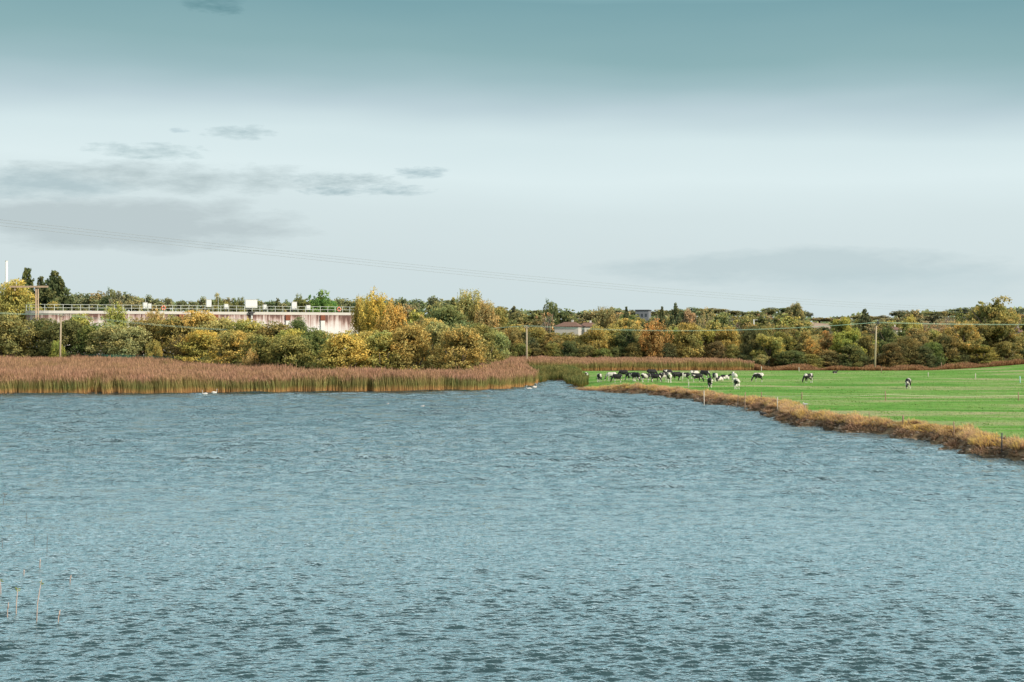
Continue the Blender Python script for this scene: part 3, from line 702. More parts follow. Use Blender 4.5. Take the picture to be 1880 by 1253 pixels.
HEDGE2 = [
 (1380, 604, 26, 286, 'bush', DKGREEN, 'very dark green bush left end of the pasture hedge'),
 (1412, 616, 30, 281, 'tree', OLGOLD, 'pale olive rounded tree near the left end of the pasture hedge'),
 (1398, 652, 16, 277, 'tree', GREY, 'small pale sapling in front of the dark left hedge bush'),
 (1436, 612, 30, 290, 'tree', OLIVE, 'olive tree above the low grey green bush'),
 (1452, 646, 34, 278, 'bush', (0.075, 0.085, 0.04), 'low grey green bush left of the orange topped bush'),
 (1478, 610, 26, 296, 'tree', OLGOLD, 'olive gold tree behind the orange topped bush'),
 (1488, 626, 22, 284, 'tree', ORANGE, 'bright orange topped bush in the pasture hedge'),
 (1488, 652, 28, 278, 'bush', OLIVE, 'dark olive bush below the orange topped bush'),
 (1524, 612, 24, 290, 'tree', RUST, 'reddish rust tree right of the orange topped bush'),
 (1520, 645, 24, 280, 'bush', BROWN, 'brown bush under the reddish rust tree'),
 (1556, 606, 30, 282, 'tree', YGREEN, 'yellow green leafy tree left of the right utility pole'),
 (1562, 636, 28, 279, 'bush', GREEN, 'dark green bush under the yellow green leafy tree'),
 (1548, 584, 24, 330, 'tree', YGREEN, 'yellow tree top far behind the yellow green leafy tree'),
 (1595, 612, 20, 292, 'tree', OLIVE, 'olive tree directly behind the right utility pole'),
 (1628, 600, 24, 310, 'tree', GREEN, 'dark leafy tree just right of the right utility pole'),
 (1636, 634, 26, 281, 'bush', DBR, 'dark brown bush right of the right utility pole'),
 (1662, 622, 28, 283, 'bush', DBR, 'brown twiggy bush, second right of the right utility pole'),
 (1672, 586, 26, 390, 'spire', OLGOLD, 'gold brown tree over the middle of the right hedge'),
 (1710, 592, 30, 400, 'twiggy', PINK, 'pinkish half-bare tree over the right hedge'),
 (1735, 588, 26, 410, 'twiggy', PINK, 'second pinkish half-bare tree, further right over the hedge'),
 (1692, 640, 26, 282, 'bush', DKGREEN, 'dark green bush behind the lone grazing cow'),
 (1712, 632, 24, 284, 'bush', GREEN, 'green ivy clad bush right of the lone grazing cow'),
 (1736, 618, 28, 286, 'bush', DBR, 'dark brown round bush left of the tallest hedge tree'),
 (1768, 596, 38, 288, 'tree', OLGOLD, 'gold flecked tree on the left flank of the tallest hedge tree'),
 (1818, 553, 54, 297, 'tree', BROWN, 'tallest brown hedge tree at the right side of the photo'),
 (1790, 592, 32, 292, 'tree', OLIVE, 'olive tree in front of the tallest hedge tree'),
 (1845, 580, 42, 294, 'tree', BROWN, 'brown tree on the right flank of the tallest hedge tree'),
 (1800, 636, 34, 288, 'bush', OLIVE, 'dark olive bush at the foot of the tallest hedge tree'),
 (1848, 630, 30, 291, 'bush', BROWN, 'brown bush right of the foot of the tallest hedge tree'),
 (1888, 618, 22, 296, 'bush', DKGREEN, 'dark bush cut off by the right edge of the photo'),
 (1893, 586, 22, 320, 'tree', OLIVE, 'olive tree cut off by the right edge of the photo'),
 (1760, 646, 24, 287, 'bush', DKGREEN, 'low dark green bush between the brown round bush and tallest tree'),
]
for f in HEDGE2: tree(*f, near=True)
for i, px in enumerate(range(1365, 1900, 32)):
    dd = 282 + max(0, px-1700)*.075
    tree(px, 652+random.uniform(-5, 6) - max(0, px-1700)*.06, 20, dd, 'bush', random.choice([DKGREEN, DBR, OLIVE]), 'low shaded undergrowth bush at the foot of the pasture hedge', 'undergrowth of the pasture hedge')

# rows up the slopes to the skyline
SKY = [(130,543),(200,537),(260,545),(330,550),(400,550),(450,553),(520,556),(550,550),(600,546),(640,550),(660,546),(730,547),(800,547),(850,548),(880,553),(930,562),(970,568),(1010,566),(1060,568),(1100,565),(1140,566),
       (1200,570),(1240,566),(1300,566),(1340,570),(1380,566),(1420,566),(1460,560),(1490,575),(1530,580),(1580,573),(1610,581),(1640,578),(1660,568),(1700,569),(1740,568),(1770,562),(1820,558),(1880,564)]
skx, sky_ = zip(*SKY)
marks = [(-60, 'the timber gantry'), (160, 'the left rail end'), (300, 'the left orange lifebuoy'), (460, 'the large white cabinet'), (585, 'the bright green round tree'), (690, 'the tall gold tree'), (770, 'the gold domes'), (866, 'the feathery tan tree'),
         (967, 'the middle utility pole'), (1050, 'the white bungalow'), (1115, 'the leaning tree'), (1180, 'the grey building'), (1240, 'the tallest dark conifer'), (1300, 'the pale slope'), (1384, 'the short pale far pole'), (1460, 'the round skyline tree'),
         (1505, 'the tan field'), (1607, 'the right utility pole'), (1710, 'the half-bare trees'), (1818, 'the tallest hedge tree')]
def where(px):
    m = min(marks, key=lambda q: abs(q[0]-px)); dx = px-m[0]
    return ('behind ' if abs(dx) < 14 else 'left of ' if dx < 0 else 'right of ')+m[1]
def row(d, x0, x1, step, dtop, hw, cols, name, kinds, near=False):
    px = x0
    while px < x1:
        s = np.interp(px, skx, sky_); top = s + random.uniform(*dtop); k = random.choice(kinds); c = random.choice(cols); w = hw*random.uniform(.75, 1.35)
        hole = any(a < px < b and lo < d < hi for a, b, lo, hi in HOLES)
        if not hole:
            tree(px, top, w, d*random.uniform(.97, 1.03), k, c, f'{cname(c)} {WORDS[k]} {name}, {where(px)}', f'{name} trees', near)
        px += step*random.uniform(.75, 1.25)
HOLES = [(1008, 1094, 300, 440), (1478, 1530, 600, 820), (1160, 1204, 480, 660), (1240, 1296, 480, 560), (1632, 1650, 360, 520), (1860, 1880, 330, 480)]
row(1010, 640, 1900, 30, (-1, 7), 25, [OLIVE, GREEN, DKGREEN, BROWN], 'on the far ridge', ['tree'])
row(700, 660, 1900, 30, (0, 14), 25, [OLIVE, GREEN, BROWN, DKGREEN, PINK], 'on the upper slope', ['tree', 'tree', 'bush', 'conifer', 'twiggy'])
row(520, 660, 1900, 30, (8, 28), 26, [OLIVE, GREEN, BROWN, OLGOLD, PINK, DKGREEN], 'on the mid slope', ['tree', 'tree', 'bush', 'twiggy'])
row(410, 740, 1900, 30, (24, 38), 24, [OLIVE, OLGOLD, BROWN, GREEN, YGREEN], 'on the lower slope', ['tree', 'bush'])
row(345, 740, 1900, 30, (36, 50), 24, [OLIVE, OLGOLD, DKGREEN, BROWN, YGREEN], 'behind the hedge', ['tree', 'bush'], near=True)
row(1250, 120, 640, 20, (-4, 4), 17, [OLIVE, GREEN, DKGREEN], 'on the left ridge', ['tree'])
row(820, 122, 260, 26, (8, 14), 16, [OLIVE, BROWN, GREEN], 'beyond the tank', ['tree'])
tree(1172, 584, 15, 500, 'tree', OLIVE, 'olive tree hiding the left foot of the grey building', near=True)
tree(1192, 587, 15, 495, 'tree', GREEN, 'green tree hiding the right foot of the grey building', near=True)
tree(1460, 559, 20, 560, 'tree', BROWN, 'large round brown tree breaking the skyline left of the tan far field', near=True)
tree(1588, 570, 22, 520, 'conifer', DKGREEN, 'dark spiky conifer just left of the right utility pole on the skyline', near=True)
tree(203, 533, 9, 800, 'pine', GREEN, 'small flat-topped pine on the left skyline above the tank', near=True)
# distant wood closing the skyline
def far_wood():
    P = []; Nn = []; S = []
    for px in np.arange(-300, 2200, 1.6):
        d = 1500 + 60*math.sin(px*.02); x = WX(px, d); s = float(np.interp(px, skx, sky_)) + 5 + 2*math.sin(px*.11)+2*math.sin(px*.043)
        z0 = ground_z(x, d); z1 = max(WZ(s, d), z0+5)
        for j in range(7):
            P.append((x+random.uniform(-2, 2), d+random.uniform(-10, 10), random.uniform(z0, z1))); Nn.append((random.gauss(0, .5), -1, random.uniform(-.2, 1))); S.append(random.uniform(1.2, 2.6))
    P = np.array(P); vv, a, b = leafset(P, np.array(Nn), np.array(S), R.uniform(.2, .8, len(P)), R.uniform(0, 1, len(P)))
    o = link('distant_wood', mesh_np('distant_wood', vv, np.arange(len(P)*4), np.full(len(P), 4), M_LEAF, {'v': ('FACE', 'FLOAT', a), 'l': ('FACE', 'FLOAT', b)}))
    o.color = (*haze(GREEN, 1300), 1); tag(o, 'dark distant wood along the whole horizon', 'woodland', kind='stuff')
far_wood()

# ------------------------------------------------------------------ the concrete tank with its railing
ma, nt, out = new_mat('stained_concrete')
p = N(nt, 'ShaderNodeBsdfPrincipled'); p.inputs['Roughness'].default_value = 0.85
g = N(nt, 'ShaderNodeNewGeometry'); sx = N(nt, 'ShaderNodeSeparateXYZ'); L(nt, g.outputs['Position'], sx.inputs[0])
mp = N(nt, 'ShaderNodeMapping'); mp.inputs['Scale'].default_value = (1.6, 1.6, 0.07); L(nt, g.outputs['Position'], mp.inputs[0])
st = N(nt, 'ShaderNodeTexNoise', i_Scale=1.0, i_Detail=6.0, i_Roughness=0.7); L(nt, mp.outputs[0], st.inputs['Vector'])
bl = N(nt, 'ShaderNodeTexNoise', i_Scale=0.35, i_Detail=5.0); L(nt, g.outputs['Position'], bl.inputs['Vector'])
hgt = math_(nt, 'MULTIPLY', math_(nt, 'SUBTRACT', sx.outputs[2], 8.3), 0.25)
f = math_(nt, 'ADD', hgt, math_(nt, 'MULTIPLY', math_(nt, 'SUBTRACT', st.outputs[0], 0.5), 2.6))
f = math_(nt, 'ADD', f, math_(nt, 'MULTIPLY', math_(nt, 'SUBTRACT', bl.outputs[0], 0.5), 1.2))
c = ramp(nt, f, [(0.10, (0.80, 0.77, 0.74)), (0.50, (0.66, 0.57, 0.53)), (0.80, (0.42, 0.28, 0.24)), (1.0, (0.15, 0.08, 0.065))])
L(nt, c, p.inputs['Base Color']); L(nt, p.outputs[0], out.inputs[0]); M_CONC = ma
M_WHITE = plain('white_paint', (0.78, 0.78, 0.74), 0.5, 0.06); M_CREAM = plain('pale_parapet', (0.66, 0.62, 0.56), 0.8, 0.15, .5)
M_RAIL = plain('rail_paint', (0.60, 0.63, 0.56), 0.5, 0.1); M_RUSTB = plain('rusty_brick', (0.26, 0.085, 0.045), 0.9, 0.5, 2)
M_ORANGE = plain('lifebuoy_orange', (0.75, 0.13, 0.03), 0.5, 0.1); M_DARK = plain('dark_metal', (0.06, 0.06, 0.065), 0.6, 0.2)
A = Vector((WX(100, 300), 300, 0)); B = Vector((WX(657, 330), 330, 0)); TOPZ = 12.75
dv = (B-A); LEN = dv.length; dv.normalize(); nv = Vector((dv.y, -dv.x, 0)); ANG = math.atan2(dv.y, dv.x)
def TP(s, out_=0, z=0): q = A+dv*s+nv*out_; return (q.x, q.y, z)
tank = thing('concrete_tank', 'long rust stained concrete tank with walkway railing behind the bushes', 'tank')
# plan outline: front wall, rounded left corner, back
outl = [TP(LEN), TP(0)]
for k in range(1, 9):
    a = k/8*math.pi/2; r_ = 5.0
    outl.append(TP(-math.sin(a)*r_, -(1-math.cos(a))*r_))
outl += [TP(-5.0, -26), TP(LEN, -26)]
def prism(mb, pts, z0, z1, grow=0.0):
    c = sum((Vector(q) for q in pts), Vector())/len(pts); P2 = []
    for q in pts:
        v = Vector(q)-c; v.z = 0; P2.append(Vector(q)+v.normalized()*grow)
    n = len(P2); vs = [(q.x, q.y, z0) for q in P2]+[(q.x, q.y, z1) for q in P2]
    fs = [(i, (i+1) % n, n+(i+1) % n, n+i) for i in range(n)]+[tuple(range(n, 2*n)), tuple(range(n-1, -1, -1))]
    mb.add(vs, [tuple(reversed(f)) for f in fs])
mb = MB(); prism(mb, outl, 0.2, TOPZ-0.62); mb.build('wall', M_CONC, tank)
mb = MB(); prism(mb, outl, TOPZ-0.60, TOPZ, .22); mb.build('parapet', M_CREAM, tank)
rail = MB(); rz0 = TOPZ
path = [TP(LEN-.2, 0), TP(0, 0)]+[(*outl[i][:2], 0) for i in range(2, 10)]+[TP(-5, -20)]
for hh in (.62, 1.30): rail.tube([(q[0], q[1], rz0+hh) for q in path], .05, 6)
railing = rail.build('railing', M_RAIL, tank)
pm = MB(); pm.box((0, 0, .66), (.09, .09, 1.32)); pme = pm.mesh('post', M_RAIL)
ns = int(LEN/1.75)
for i in range(ns+1):
    link('post', pme, railing, TP(i*(LEN-.2)/ns, 0, rz0), ANG)
for i in (3, 5, 7, 9): link('post', pme, railing, (outl[i][0], outl[i][1], rz0))
def s_at(px):
    # distance along the wall at which the given column of the photo crosses it
    u = (px-CX)/F; return (u*A.y-A.x)/(dv.x-u*dv.y)
for px in (332, 396, 528, 592):
    s = s_at(px); mb = MB(); mb.box(TP(s, .22, TOPZ-1.25), (1.05, .42, 1.25), ANG); o = mb.build('outlet_box', M_RUSTB, tank)
    m2 = MB(); m2.box(TP(s, .2, TOPZ-6.5), (.95, .36, 9.2), ANG); m2.build('pilaster', M_WHITE, tank)
s = s_at(461); mb = MB(); mb.tube([TP(s, .45, TOPZ-.5), TP(s, .45, 2)], .2, 10); pp = mb.build('downpipe', M_WHITE, tank)
mb = MB(); mb.box(TP(s, .4, TOPZ-.1), (1.3, .7, .3), ANG); mb.box(TP(s, .4, TOPZ-.55), (.7, .5, .5), ANG); mb.build('bracket', M_DARK, pp)
# cabinets, each standing on the tank
for px, wpx, y0, y1, lab in ((268, 7, 556, 566, 'small white cabinet on the railing left of the left lifebuoy'), (385, 9, 551, 563, 'white cabinet on the tank near the second rusty outlet'),
                           (463, 22, 551, 565, 'largest white cabinet on the tank, above the downpipe'), (417, 7, 559, 566, 'small low white box left of the largest cabinet'),
                           (488, 6, 560, 567, 'tiny white box right of the largest cabinet'), (542, 9, 555, 567, 'tall white cabinet left of the bright green round tree'), (568, 7, 561, 568, 'small white box under the bright green round tree'),
                           (276, 6, 558, 566, 'narrow pale box beside the small white cabinet')):
    s = s_at(px); q = TP(s, -.9); d_ = q[1]; w_ = wpx/F*d_; ht = (y1-y0)/F*d_
    t = thing('control_cabinet', lab, 'cabinet', (q[0], q[1], TOPZ), ANG, 'white cabinets along the tank walkway')
    zt = WZ(y0, d_)-TOPZ; zb = max(0.12, zt-ht-.1)
    m1 = MB(); m1.box((0, 0, (zt+zb)/2), (w_, .7, zt-zb)); m1.build('housing', M_WHITE, t)
    m1 = MB(); m1.box((0, 0, zt+.035), (w_+.12, .82, .06)); m1.build('lid', M_CREAM, t)
    m1 = MB(); m1.box((-w_*.35, 0, zb/2), (.08, .5, zb)); m1.box((w_*.35, 0, zb/2), (.08, .5, zb)); m1.build('stand', M_DARK, t)
def torus_mesh(R0, r0):
    mb = MB(); n, m = 24, 8; vs = []; fs = []
    for i in range(n):
        a = 2*math.pi*i/n
        for j in range(m):
            b = 2*math.pi*j/m; vs.append(((R0+r0*math.cos(b))*math.cos(a), r0*math.sin(b), (R0+r0*math.cos(b))*math.sin(a)))
    for i in range(n):
        for j in range(m): fs.append((i*m+j, ((i+1) % n)*m+j, ((i+1) % n)*m+(j+1) % m, i*m+(j+1) % m))
    mb.add(vs, fs); return mb.mesh('ring', M_ORANGE, True)
ring = torus_mesh(.40, .14)
for px, lab in ((622, 'orange lifebuoy hung on the railing near the right end of the tank'), (300, 'faded orange lifebuoy on the railing over the left half of the tank')):
    s = s_at(px); t = thing('lifebuoy', lab, 'lifebuoy', TP(s, .1, TOPZ+.75), ANG, 'orange lifebuoys on the tank railing'); link('ring', ring, t)
    m1 = MB()
    for a in (45, 135, 225, 315):
        m1.box((.40*math.cos(math.radians(a)), 0, .40*math.sin(math.radians(a))), (.10, .31, .31)); 
    m1.build('bands', M_WHITE, t)
for px, top, lab in ((270, 546, 'thin lamp post on the tank above the left lifebuoy'), (404, 545, 'thin lamp post on the tank right of the second cabinet')):
    q = TP(s_at(px), -1.5); t = thing('lamp_post', lab, 'lamp post', (q[0], q[1], TOPZ), ANG, 'thin lamp posts on the tank')
    m1 = MB(); hh = WZ(top, q[1])-TOPZ; m1.tube([(0, 0, 0), (0, 0, hh)], [.06, .04], 6); m1.build('pole', M_RAIL, t)
    m1 = MB(); m1.box((0, -.1, hh+.06), (.38, .22, .12)); m1.build('lamp_head', M_RAIL, t)

# timber gantry at the left
M_WOOD = plain('weathered_wood', (0.50, 0.36, 0.24), 0.85, 0.25, 2.0)
gd = 296; t = thing('timber_gantry', 'pale timber crossbeam on twin posts rising over the left bushes', 'gantry', (WX(68, gd), gd, ground_z(WX(68, gd), gd)))
zt = WZ(527, gd)-t.location.z
for dx in (-.28, .28):
    m1 = MB(); m1.tube([(dx, 0, 0), (dx*.8, 0, zt+.1)], [.17, .14], 8); m1.build('post', M_WOOD, t, True)
m1 = MB(); m1.box((-1.6, -.26, zt+.02), (8.0, .2, .38)); m1.build('crossbeam', M_WOOD, t)
m1 = MB(); m1.box((-4.6, -.05, zt-.35), (.22, .22, .9)); m1.build('bracket', M_WOOD, t)
md = 330; t = thing('mast', 'plain white mast sticking up above the trees at the far left', 'mast', (WX(12, md), md, ground_z(WX(12, md), md)))
zt = WZ(480, md)-t.location.z; m1 = MB(); m1.tube([(0, 0, 0), (0, 0, zt)], [.35, .30], 12); m1.build('pole', M_WHITE, t, True)
m1 = MB(); m1.tube([(0, 0, zt), (0, 0, zt+.12)], [.34, .30], 12); m1.build('cap', M_CREAM, t, True)

# green mesh fence at the foot of the left bushes
M_GMESH = plain('green_fence_paint', (0.03, 0.16, 0.11), 0.5, 0.2)
f0 = Vector((WX(150, 281), 281, 0)); f1 = Vector((WX(375, 246), 246, 0)); n = 26
t = thing('mesh_fence', 'low dark green mesh fence between reeds and left bushes', 'fence'); pnl = MB()
for i in range(n+1):
    q = f0.lerp(f1, i/n); gz = ground_z(q.x, q.y); m1 = MB(); m1.box((q.x, q.y, gz+1.5), (.08, .08, 3.0)); m1.build('post', M_GMESH, t)
    if i < n:
        q2 = f0.lerp(f1, (i+1)/n); g2 = ground_z(q2.x, q2.y)
        for k in range(12): pnl.tube([(q.x, q.y, gz+.4+k*.22), (q2.x, q2.y, g2+.4+k*.22)], .012, 4, False)
        for k in range(16):
            w = q.lerp(q2, k/16); gw = gz+(g2-gz)*k/16; pnl.tube([(w.x, w.y, gw+.2), (w.x, w.y, gw+2.9)], .012, 4, False)
pnl.build('mesh_panel', M_GMESH, t)

# ------------------------------------------------------------------ utility poles and wires
M_POLE = plain('pole_wood', (0.46, 0.37, 0.25), 0.85, 0.25, 1.5)
M_WIRE = plain('wire', (0.30, 0.32, 0.32), 0.5, 0.1); M_WIREG = plain('pale_green_wire', (0.42, 0.62, 0.50), 0.5, 0.1); M_INS = plain('insulator', (0.35, 0.5, 0.45), 0.4, 0.1)
POLES = {}
for key, px, lx, top, d, lab in (('L', 112, -2, 577, 264, 'leaning utility pole in front of the left bushes'), ('M', 967, 0, 598, 272, 'utility pole among the reeds in the middle of the photo'),
                            ('R', 1609, -3, 592, 268, 'tallest utility pole at the back edge of the green field')):
    x = WX(px+lx, d); gz = ground_z(x, d); zt = WZ(top, d)
    t = thing('utility_pole', lab, 'utility pole', (x, d, gz), 0, 'wooden utility poles')
    tx = WX(px, d)-x
    m1 = MB(); m1.tube([(0, 0, -.1), (tx*.5, 0, (zt-gz)*.5), (tx, 0, zt-gz)], [.19, .165, .13], 10); m1.build('pole', M_POLE, t, True)
    m1 = MB(); m1.box((tx, -.2, zt-gz-.35), (1.5 if key == 'R' else 1.0, .1, .12)); m1.build('crossarm', M_POLE, t)
    for k in (-.42, .42):
        m1 = MB(); m1.tube([(tx+k, -.2, zt-gz-.29), (tx+k, -.2, zt-gz-.08)], [.06, .05], 8); m1.build('insulator', M_INS, t, True)
    if key == 'R':
        m1 = MB(); m1.box((tx+.28, -.25, zt-gz-.1), (.35, .3, .6)); m1.build('fuse_box', M_DARK, t)
    POLES[key] = Vector((WX(px, d), d-.2, zt-.08))
def wire(a, b, sag, rad, name, lab, cat, mat, group, seg=60):
    pts = []
    for i in range(seg+1):
        q = i/seg; v = Vector(a).lerp(Vector(b), q); v.z -= 4*sag*q*(1-q); pts.append(v)
    m1 = MB(); m1.tube(pts, rad, 5, False); tag(m1.build(name, mat), lab, cat, group)
W0 = Vector((WX(-60, 240), 240, WZ(571, 240))); 
for dx, w in ((-.42, 'front'), (.42, 'rear')):
    o = Vector((dx, 0, 0.0 if dx < 0 else .12))
    g1 = 'pale local power wires'
    wire(POLES['L']+o, W0+o, .25, .020, 'power_wire', f'{w} pale green wire running left from the leaning pole', 'wire', M_WIREG, g1)
    wire(POLES['L']+o, POLES['M']+o, 2.4, .020, 'power_wire', f'{w} sagging wire between the leaning pole and the middle pole', 'wire', M_WIREG, g1, 80)
    wire(POLES['M']+o, POLES['R']+o, 1.25, .020, 'power_wire', f'{w} pale green wire between the middle and right poles', 'wire', M_WIREG, g1)
    wire(POLES['R']+o, Vector((WX(2000, 300), 300, WZ(595, 300)))+o, .3, .020, 'power_wire', f'{w} wire running right from the right pole', 'wire', M_WIREG, g1)
for i, (y0, y1) in enumerate(((405, 561), (410, 565), (416, 569))):
    a = Vector((WX(-60, 117), 117, WZ(y0-8, 117))); b = Vector((WX(2060, 460), 460, WZ(y1+2, 460)))
    wire(a, b, 3.3, .013, 'overhead_cable', ('upper', 'middle', 'lower')[i]+' of the three thin cables crossing the sky', 'cable', M_WIRE, 'overhead cables crossing the sky', 120)

# ------------------------------------------------------------------ bungalow, grey building, white houses
M_RENDERW = plain('white_render', (0.60, 0.56, 0.50), 0.8, 0.08, 1); M_ROOF = plain('brown_roof_tiles', (0.22, 0.12, 0.085), 0.9, 0.25, 2); M_GLASS = plain('window_glass', (0.05, 0.06, 0.07), 0.15, 0.2)
def house(px, d, wpx, eave, ridge, lab, rz, name='bungalow', dep=9, wins=3, roof=M_ROOF, wall=M_RENDERW):
    x = WX(px, d); gz = ground_z(x, d); w = wpx/F*d; ze = WZ(eave, d)-gz; zr = WZ(ridge, d)-gz
    t = thing(name, lab, 'house', (x, d, gz), rz); m1 = MB()
    m1.box((0, 0, ze/2), (w, dep, ze)); m1.build('wall', wall, t)
    m1 = MB(); e = .45; hip = min(w*.28, dep*.5)
    vs = [(-w/2-e, -dep/2-e, ze+.003), (w/2+e, -dep/2-e, ze+.003), (w/2+e, dep/2+e, ze+.003), (-w/2-e, dep/2+e, ze+.003), (-w/2+hip, 0, zr), (w/2-hip, 0, zr)]
    m1.add(vs, [(3, 2, 1, 0), (0, 1, 5, 4), (1, 2, 5), (2, 3, 4, 5), (3, 0, 4)]); rf = m1.build('roof', roof, t)
    m1 = MB(); m1.box((w*.12, 0, zr+.25), (.6, .5, .7)); m1.build('chimney', wall, rf)
    for i in range(wins):
        wx = -w/2+w*(i+.6)/(wins+.2); m1 = MB(); m1.box((wx, -dep/2-.02, ze*.62), (w*.09, .08, min(1.2, ze*.3))); wo = m1.build('window', M_GLASS, t)
        m1 = MB(); m1.box((wx, -dep/2-.05, ze*.62-min(.7, ze*.17)), (w*.10, .14, .08)); m1.build('sill', M_WHITE, wo)
house(1046, 402, 44, 600, 591.5, 'white bungalow with brown hipped roof among the trees', -.25)
house(1080, 432, 34, 600, 592.5, 'brown roofed wing peeping out right of the white bungalow', .1, 'house', 8, 2)
house(1640, 470, 17, 606, 600, 'small white house half hidden right of the right utility pole', .2, 'house', 8, 2)
house(1868, 440, 14, 610, 602, 'white gabled house near the right edge above the hedge', .1, 'house', 8, 2)
M_GREYB = plain('grey_cladding', (0.19, 0.20, 0.22), 0.7, 0.15, .3)
d = 620; x = WX(1181, d); gz = ground_z(x, d); t = thing('industrial_building', 'grey flat roofed block between the dark conifers on the slope', 'building', (x, d, gz), -.2)
w = 24/F*d; zt = WZ(571, d)-gz; m1 = MB(); m1.box((0, 0, zt/2), (w, 10, zt)); m1.build('wall', M_GREYB, t)
m1 = MB(); m1.box((0, 0, zt+.2), (w+.6, 10.6, .4)); m1.build('roof', M_DARK, t)
for i in range(3):
    m1 = MB(); m1.box((-w*.3+i*w*.3, -5.02, zt-2.0), (w*.14, .08, 1.3)); m1.build('window', M_GLASS, t)
d = 500; x = WX(1384, d); gz = ground_z(x, d); t = thing('far_pole', 'short pale pole standing alone on the slope below the skyline trees', 'pole', (x, d, gz))
m1 = MB(); zt = WZ(587, d)-gz; m1.tube([(0, 0, 0), (0, 0, zt)], [.22, .17], 8); m1.build('pole', M_WHITE, t, True)
m1 = MB(); m1.box((.5, 0, zt-.1), (1.6, .15, .12)); m1.build('crossarm', M_WHITE, t)

# ------------------------------------------------------------------ fences in the pasture
M_POSTW = plain('fence_post_wood', (0.36, 0.24, 0.16), 0.9, 0.35, 3); M_POSTP = plain('pale_post', (0.62, 0.56, 0.47), 0.8, 0.15, 3); M_TAPE = plain('fence_tape', (0.75, 0.72, 0.5), 0.6, 0.05); M_BLUE = plain('pale_blue_post', (0.45, 0.68, 0.72), 0.5, .05)
def post(px, base, top, lab, mat=M_POSTW, wd=.11, d=None, group='wooden fence posts', cap=None):
    if d is None:
        d = DW(base, .95)
        for _ in range(12): d = DW(base, ground_z(WX(px, d), d))
    x = WX(px, d); gz = ground_z(x, d); h = max(.6, WZ(top, d)-gz); rr = random.uniform(-.05, .05)
    m1 = MB(); m1.tube([(0, 0, -.3), (rr*h*.5, 0, h*.5), (rr*h, 0, h)], [wd/2*1.1, wd/2, wd/2*.9], 7)
    o = m1.build('fence_post', mat, None, True); o.location = (x, d, gz); tag(o, lab, 'fence post', group); return Vector((x, d, gz+h)), o
post(1264, 712, 701, 'short pale stake at the left end of the straw bank', M_POSTP)
post(1367, 738, 720, 'brown post on the bank below the lone facing cow')
post(1354, 737, 724, 'dark thin stake left of the brown bank post', M_DARK, .07)
post(1427, 745, 729, 'pale thin bank post right of the dark bird', M_POSTP, .09)
p78, _ = post(1478, 758, 744, 'bank post with a white gull perched on top')
post(1658, 778, 763, 'stout brown bank post in the middle of the right bank', wd=.15)
post(1752, 792, 774, 'thin grey bank post, second from the right', wd=.09)
post(1839, 814, 795, 'dark bank post nearest the right edge of the photo', M_DARK, .09)
post(1596, 772, 757, 'faint low stake in the straw right of the gull post', wd=.07)
m1 = MB(); xx = WX(1292, 165); pz = MB()
d = 158; x = WX(1293, d); o = MB(); o.tube([(0, 0, -1), (-.03, 0, WZ(717, d))], [.05, .04], 8); o = o.build('mooring_post', M_POSTP, None, True); o.location = (x, d, 0); tag(o, 'pale post standing in the water at the foot of the bank', 'post')
tape = []
for px, b, tp, lab in ((1398, 730, 722, 'low stake at the left end of the pasture tape'), (1472, 734, 720, 'left wooden post of the taped fence across the pasture'), (1626, 736, 718, 'middle wooden post of the taped fence, left of the lone cow'), (1870, 736, 720, 'right wooden post of the taped fence near the photo edge')):
    v, _ = post(px, b, tp, lab); tape.append(v)
v = Vector((WX(2050, 150), 150, 1.9)); tape.append(v)
m1 = MB()
for a, b in zip(tape[:-1], tape[1:]):
    m1.tube([a.lerp(b, i/10)+Vector((0, 0, -.38-.12*math.sin(math.pi*i/10))) for i in range(11)], .022, 5, False)
tag(m1.build('fence_tape', M_TAPE), 'pale electric fence tape strung across the pasture', 'fence tape')
for px, b, tp, mat, lab in ((1791, 697, 686, M_POSTP, 'pale stake in the far right pasture'), (1873, 704, 691, M_BLUE, 'pale blue stake at the right edge of the pasture'), (1704, 692, 684, M_POSTP, 'faint stake in the pasture right of the lone cow'),
                       (1398, 682, 673, M_POSTP, 'pale stake in front of the small sapling'), (1467, 683, 675, M_POSTP, 'pale stake at the hedge foot above the cow grazing alone'), (1728, 679, 666, M_POSTW, 'brown post at the foot of the right hedge'), (1751, 678, 668, M_POSTW, 'second brown post at the foot of the right hedge'),
                       (1618, 685, 676, M_POSTW, 'small post beside the foot of the right utility pole')):
    post(px, b, tp, lab, mat, .13)

# ------------------------------------------------------------------ animals
def remeshed(name, mb, voxel, mat, smooth_it=4):
    me = mb.mesh(name, mat); o = link('tmp', me)
    m = o.modifiers.new('r', 'REMESH'); m.mode = 'VOXEL'; m.voxel_size = voxel; m.use_smooth_shade = True
    s = o.modifiers.new('s', 'SMOOTH'); s.factor = .5; s.iterations = smooth_it
    dg = bpy.context.evaluated_depsgraph_get(); ev = o.evaluated_get(dg); res = bpy.data.meshes.new_from_object(ev); res.name = name
    bpy.data.objects.remove(o); bpy.data.meshes.remove(me); res.materials.clear(); res.materials.append(mat)
    res.polygons.foreach_set('use_smooth', [True]*len(res.polygons)); return res
def caps(mb, pts, rads, n=10):
    for p_, r_ in zip(pts, rads): mb.ellipsoid(p_, (r_, r_, r_), 10, 8)
    mb.tube(pts, rads, n)
mc, nt, out = new_mat('cow_hide'); p = N(nt, 'ShaderNodeBsdfPrincipled'); p.inputs['Roughness'].default_value = .7
tc = N(nt, 'ShaderNodeTexCoord'); oi = N(nt, 'ShaderNodeObjectInfo')
sxc = N(nt, 'ShaderNodeSeparateColor'); L(nt, oi.outputs['Color'], sxc.inputs[0])
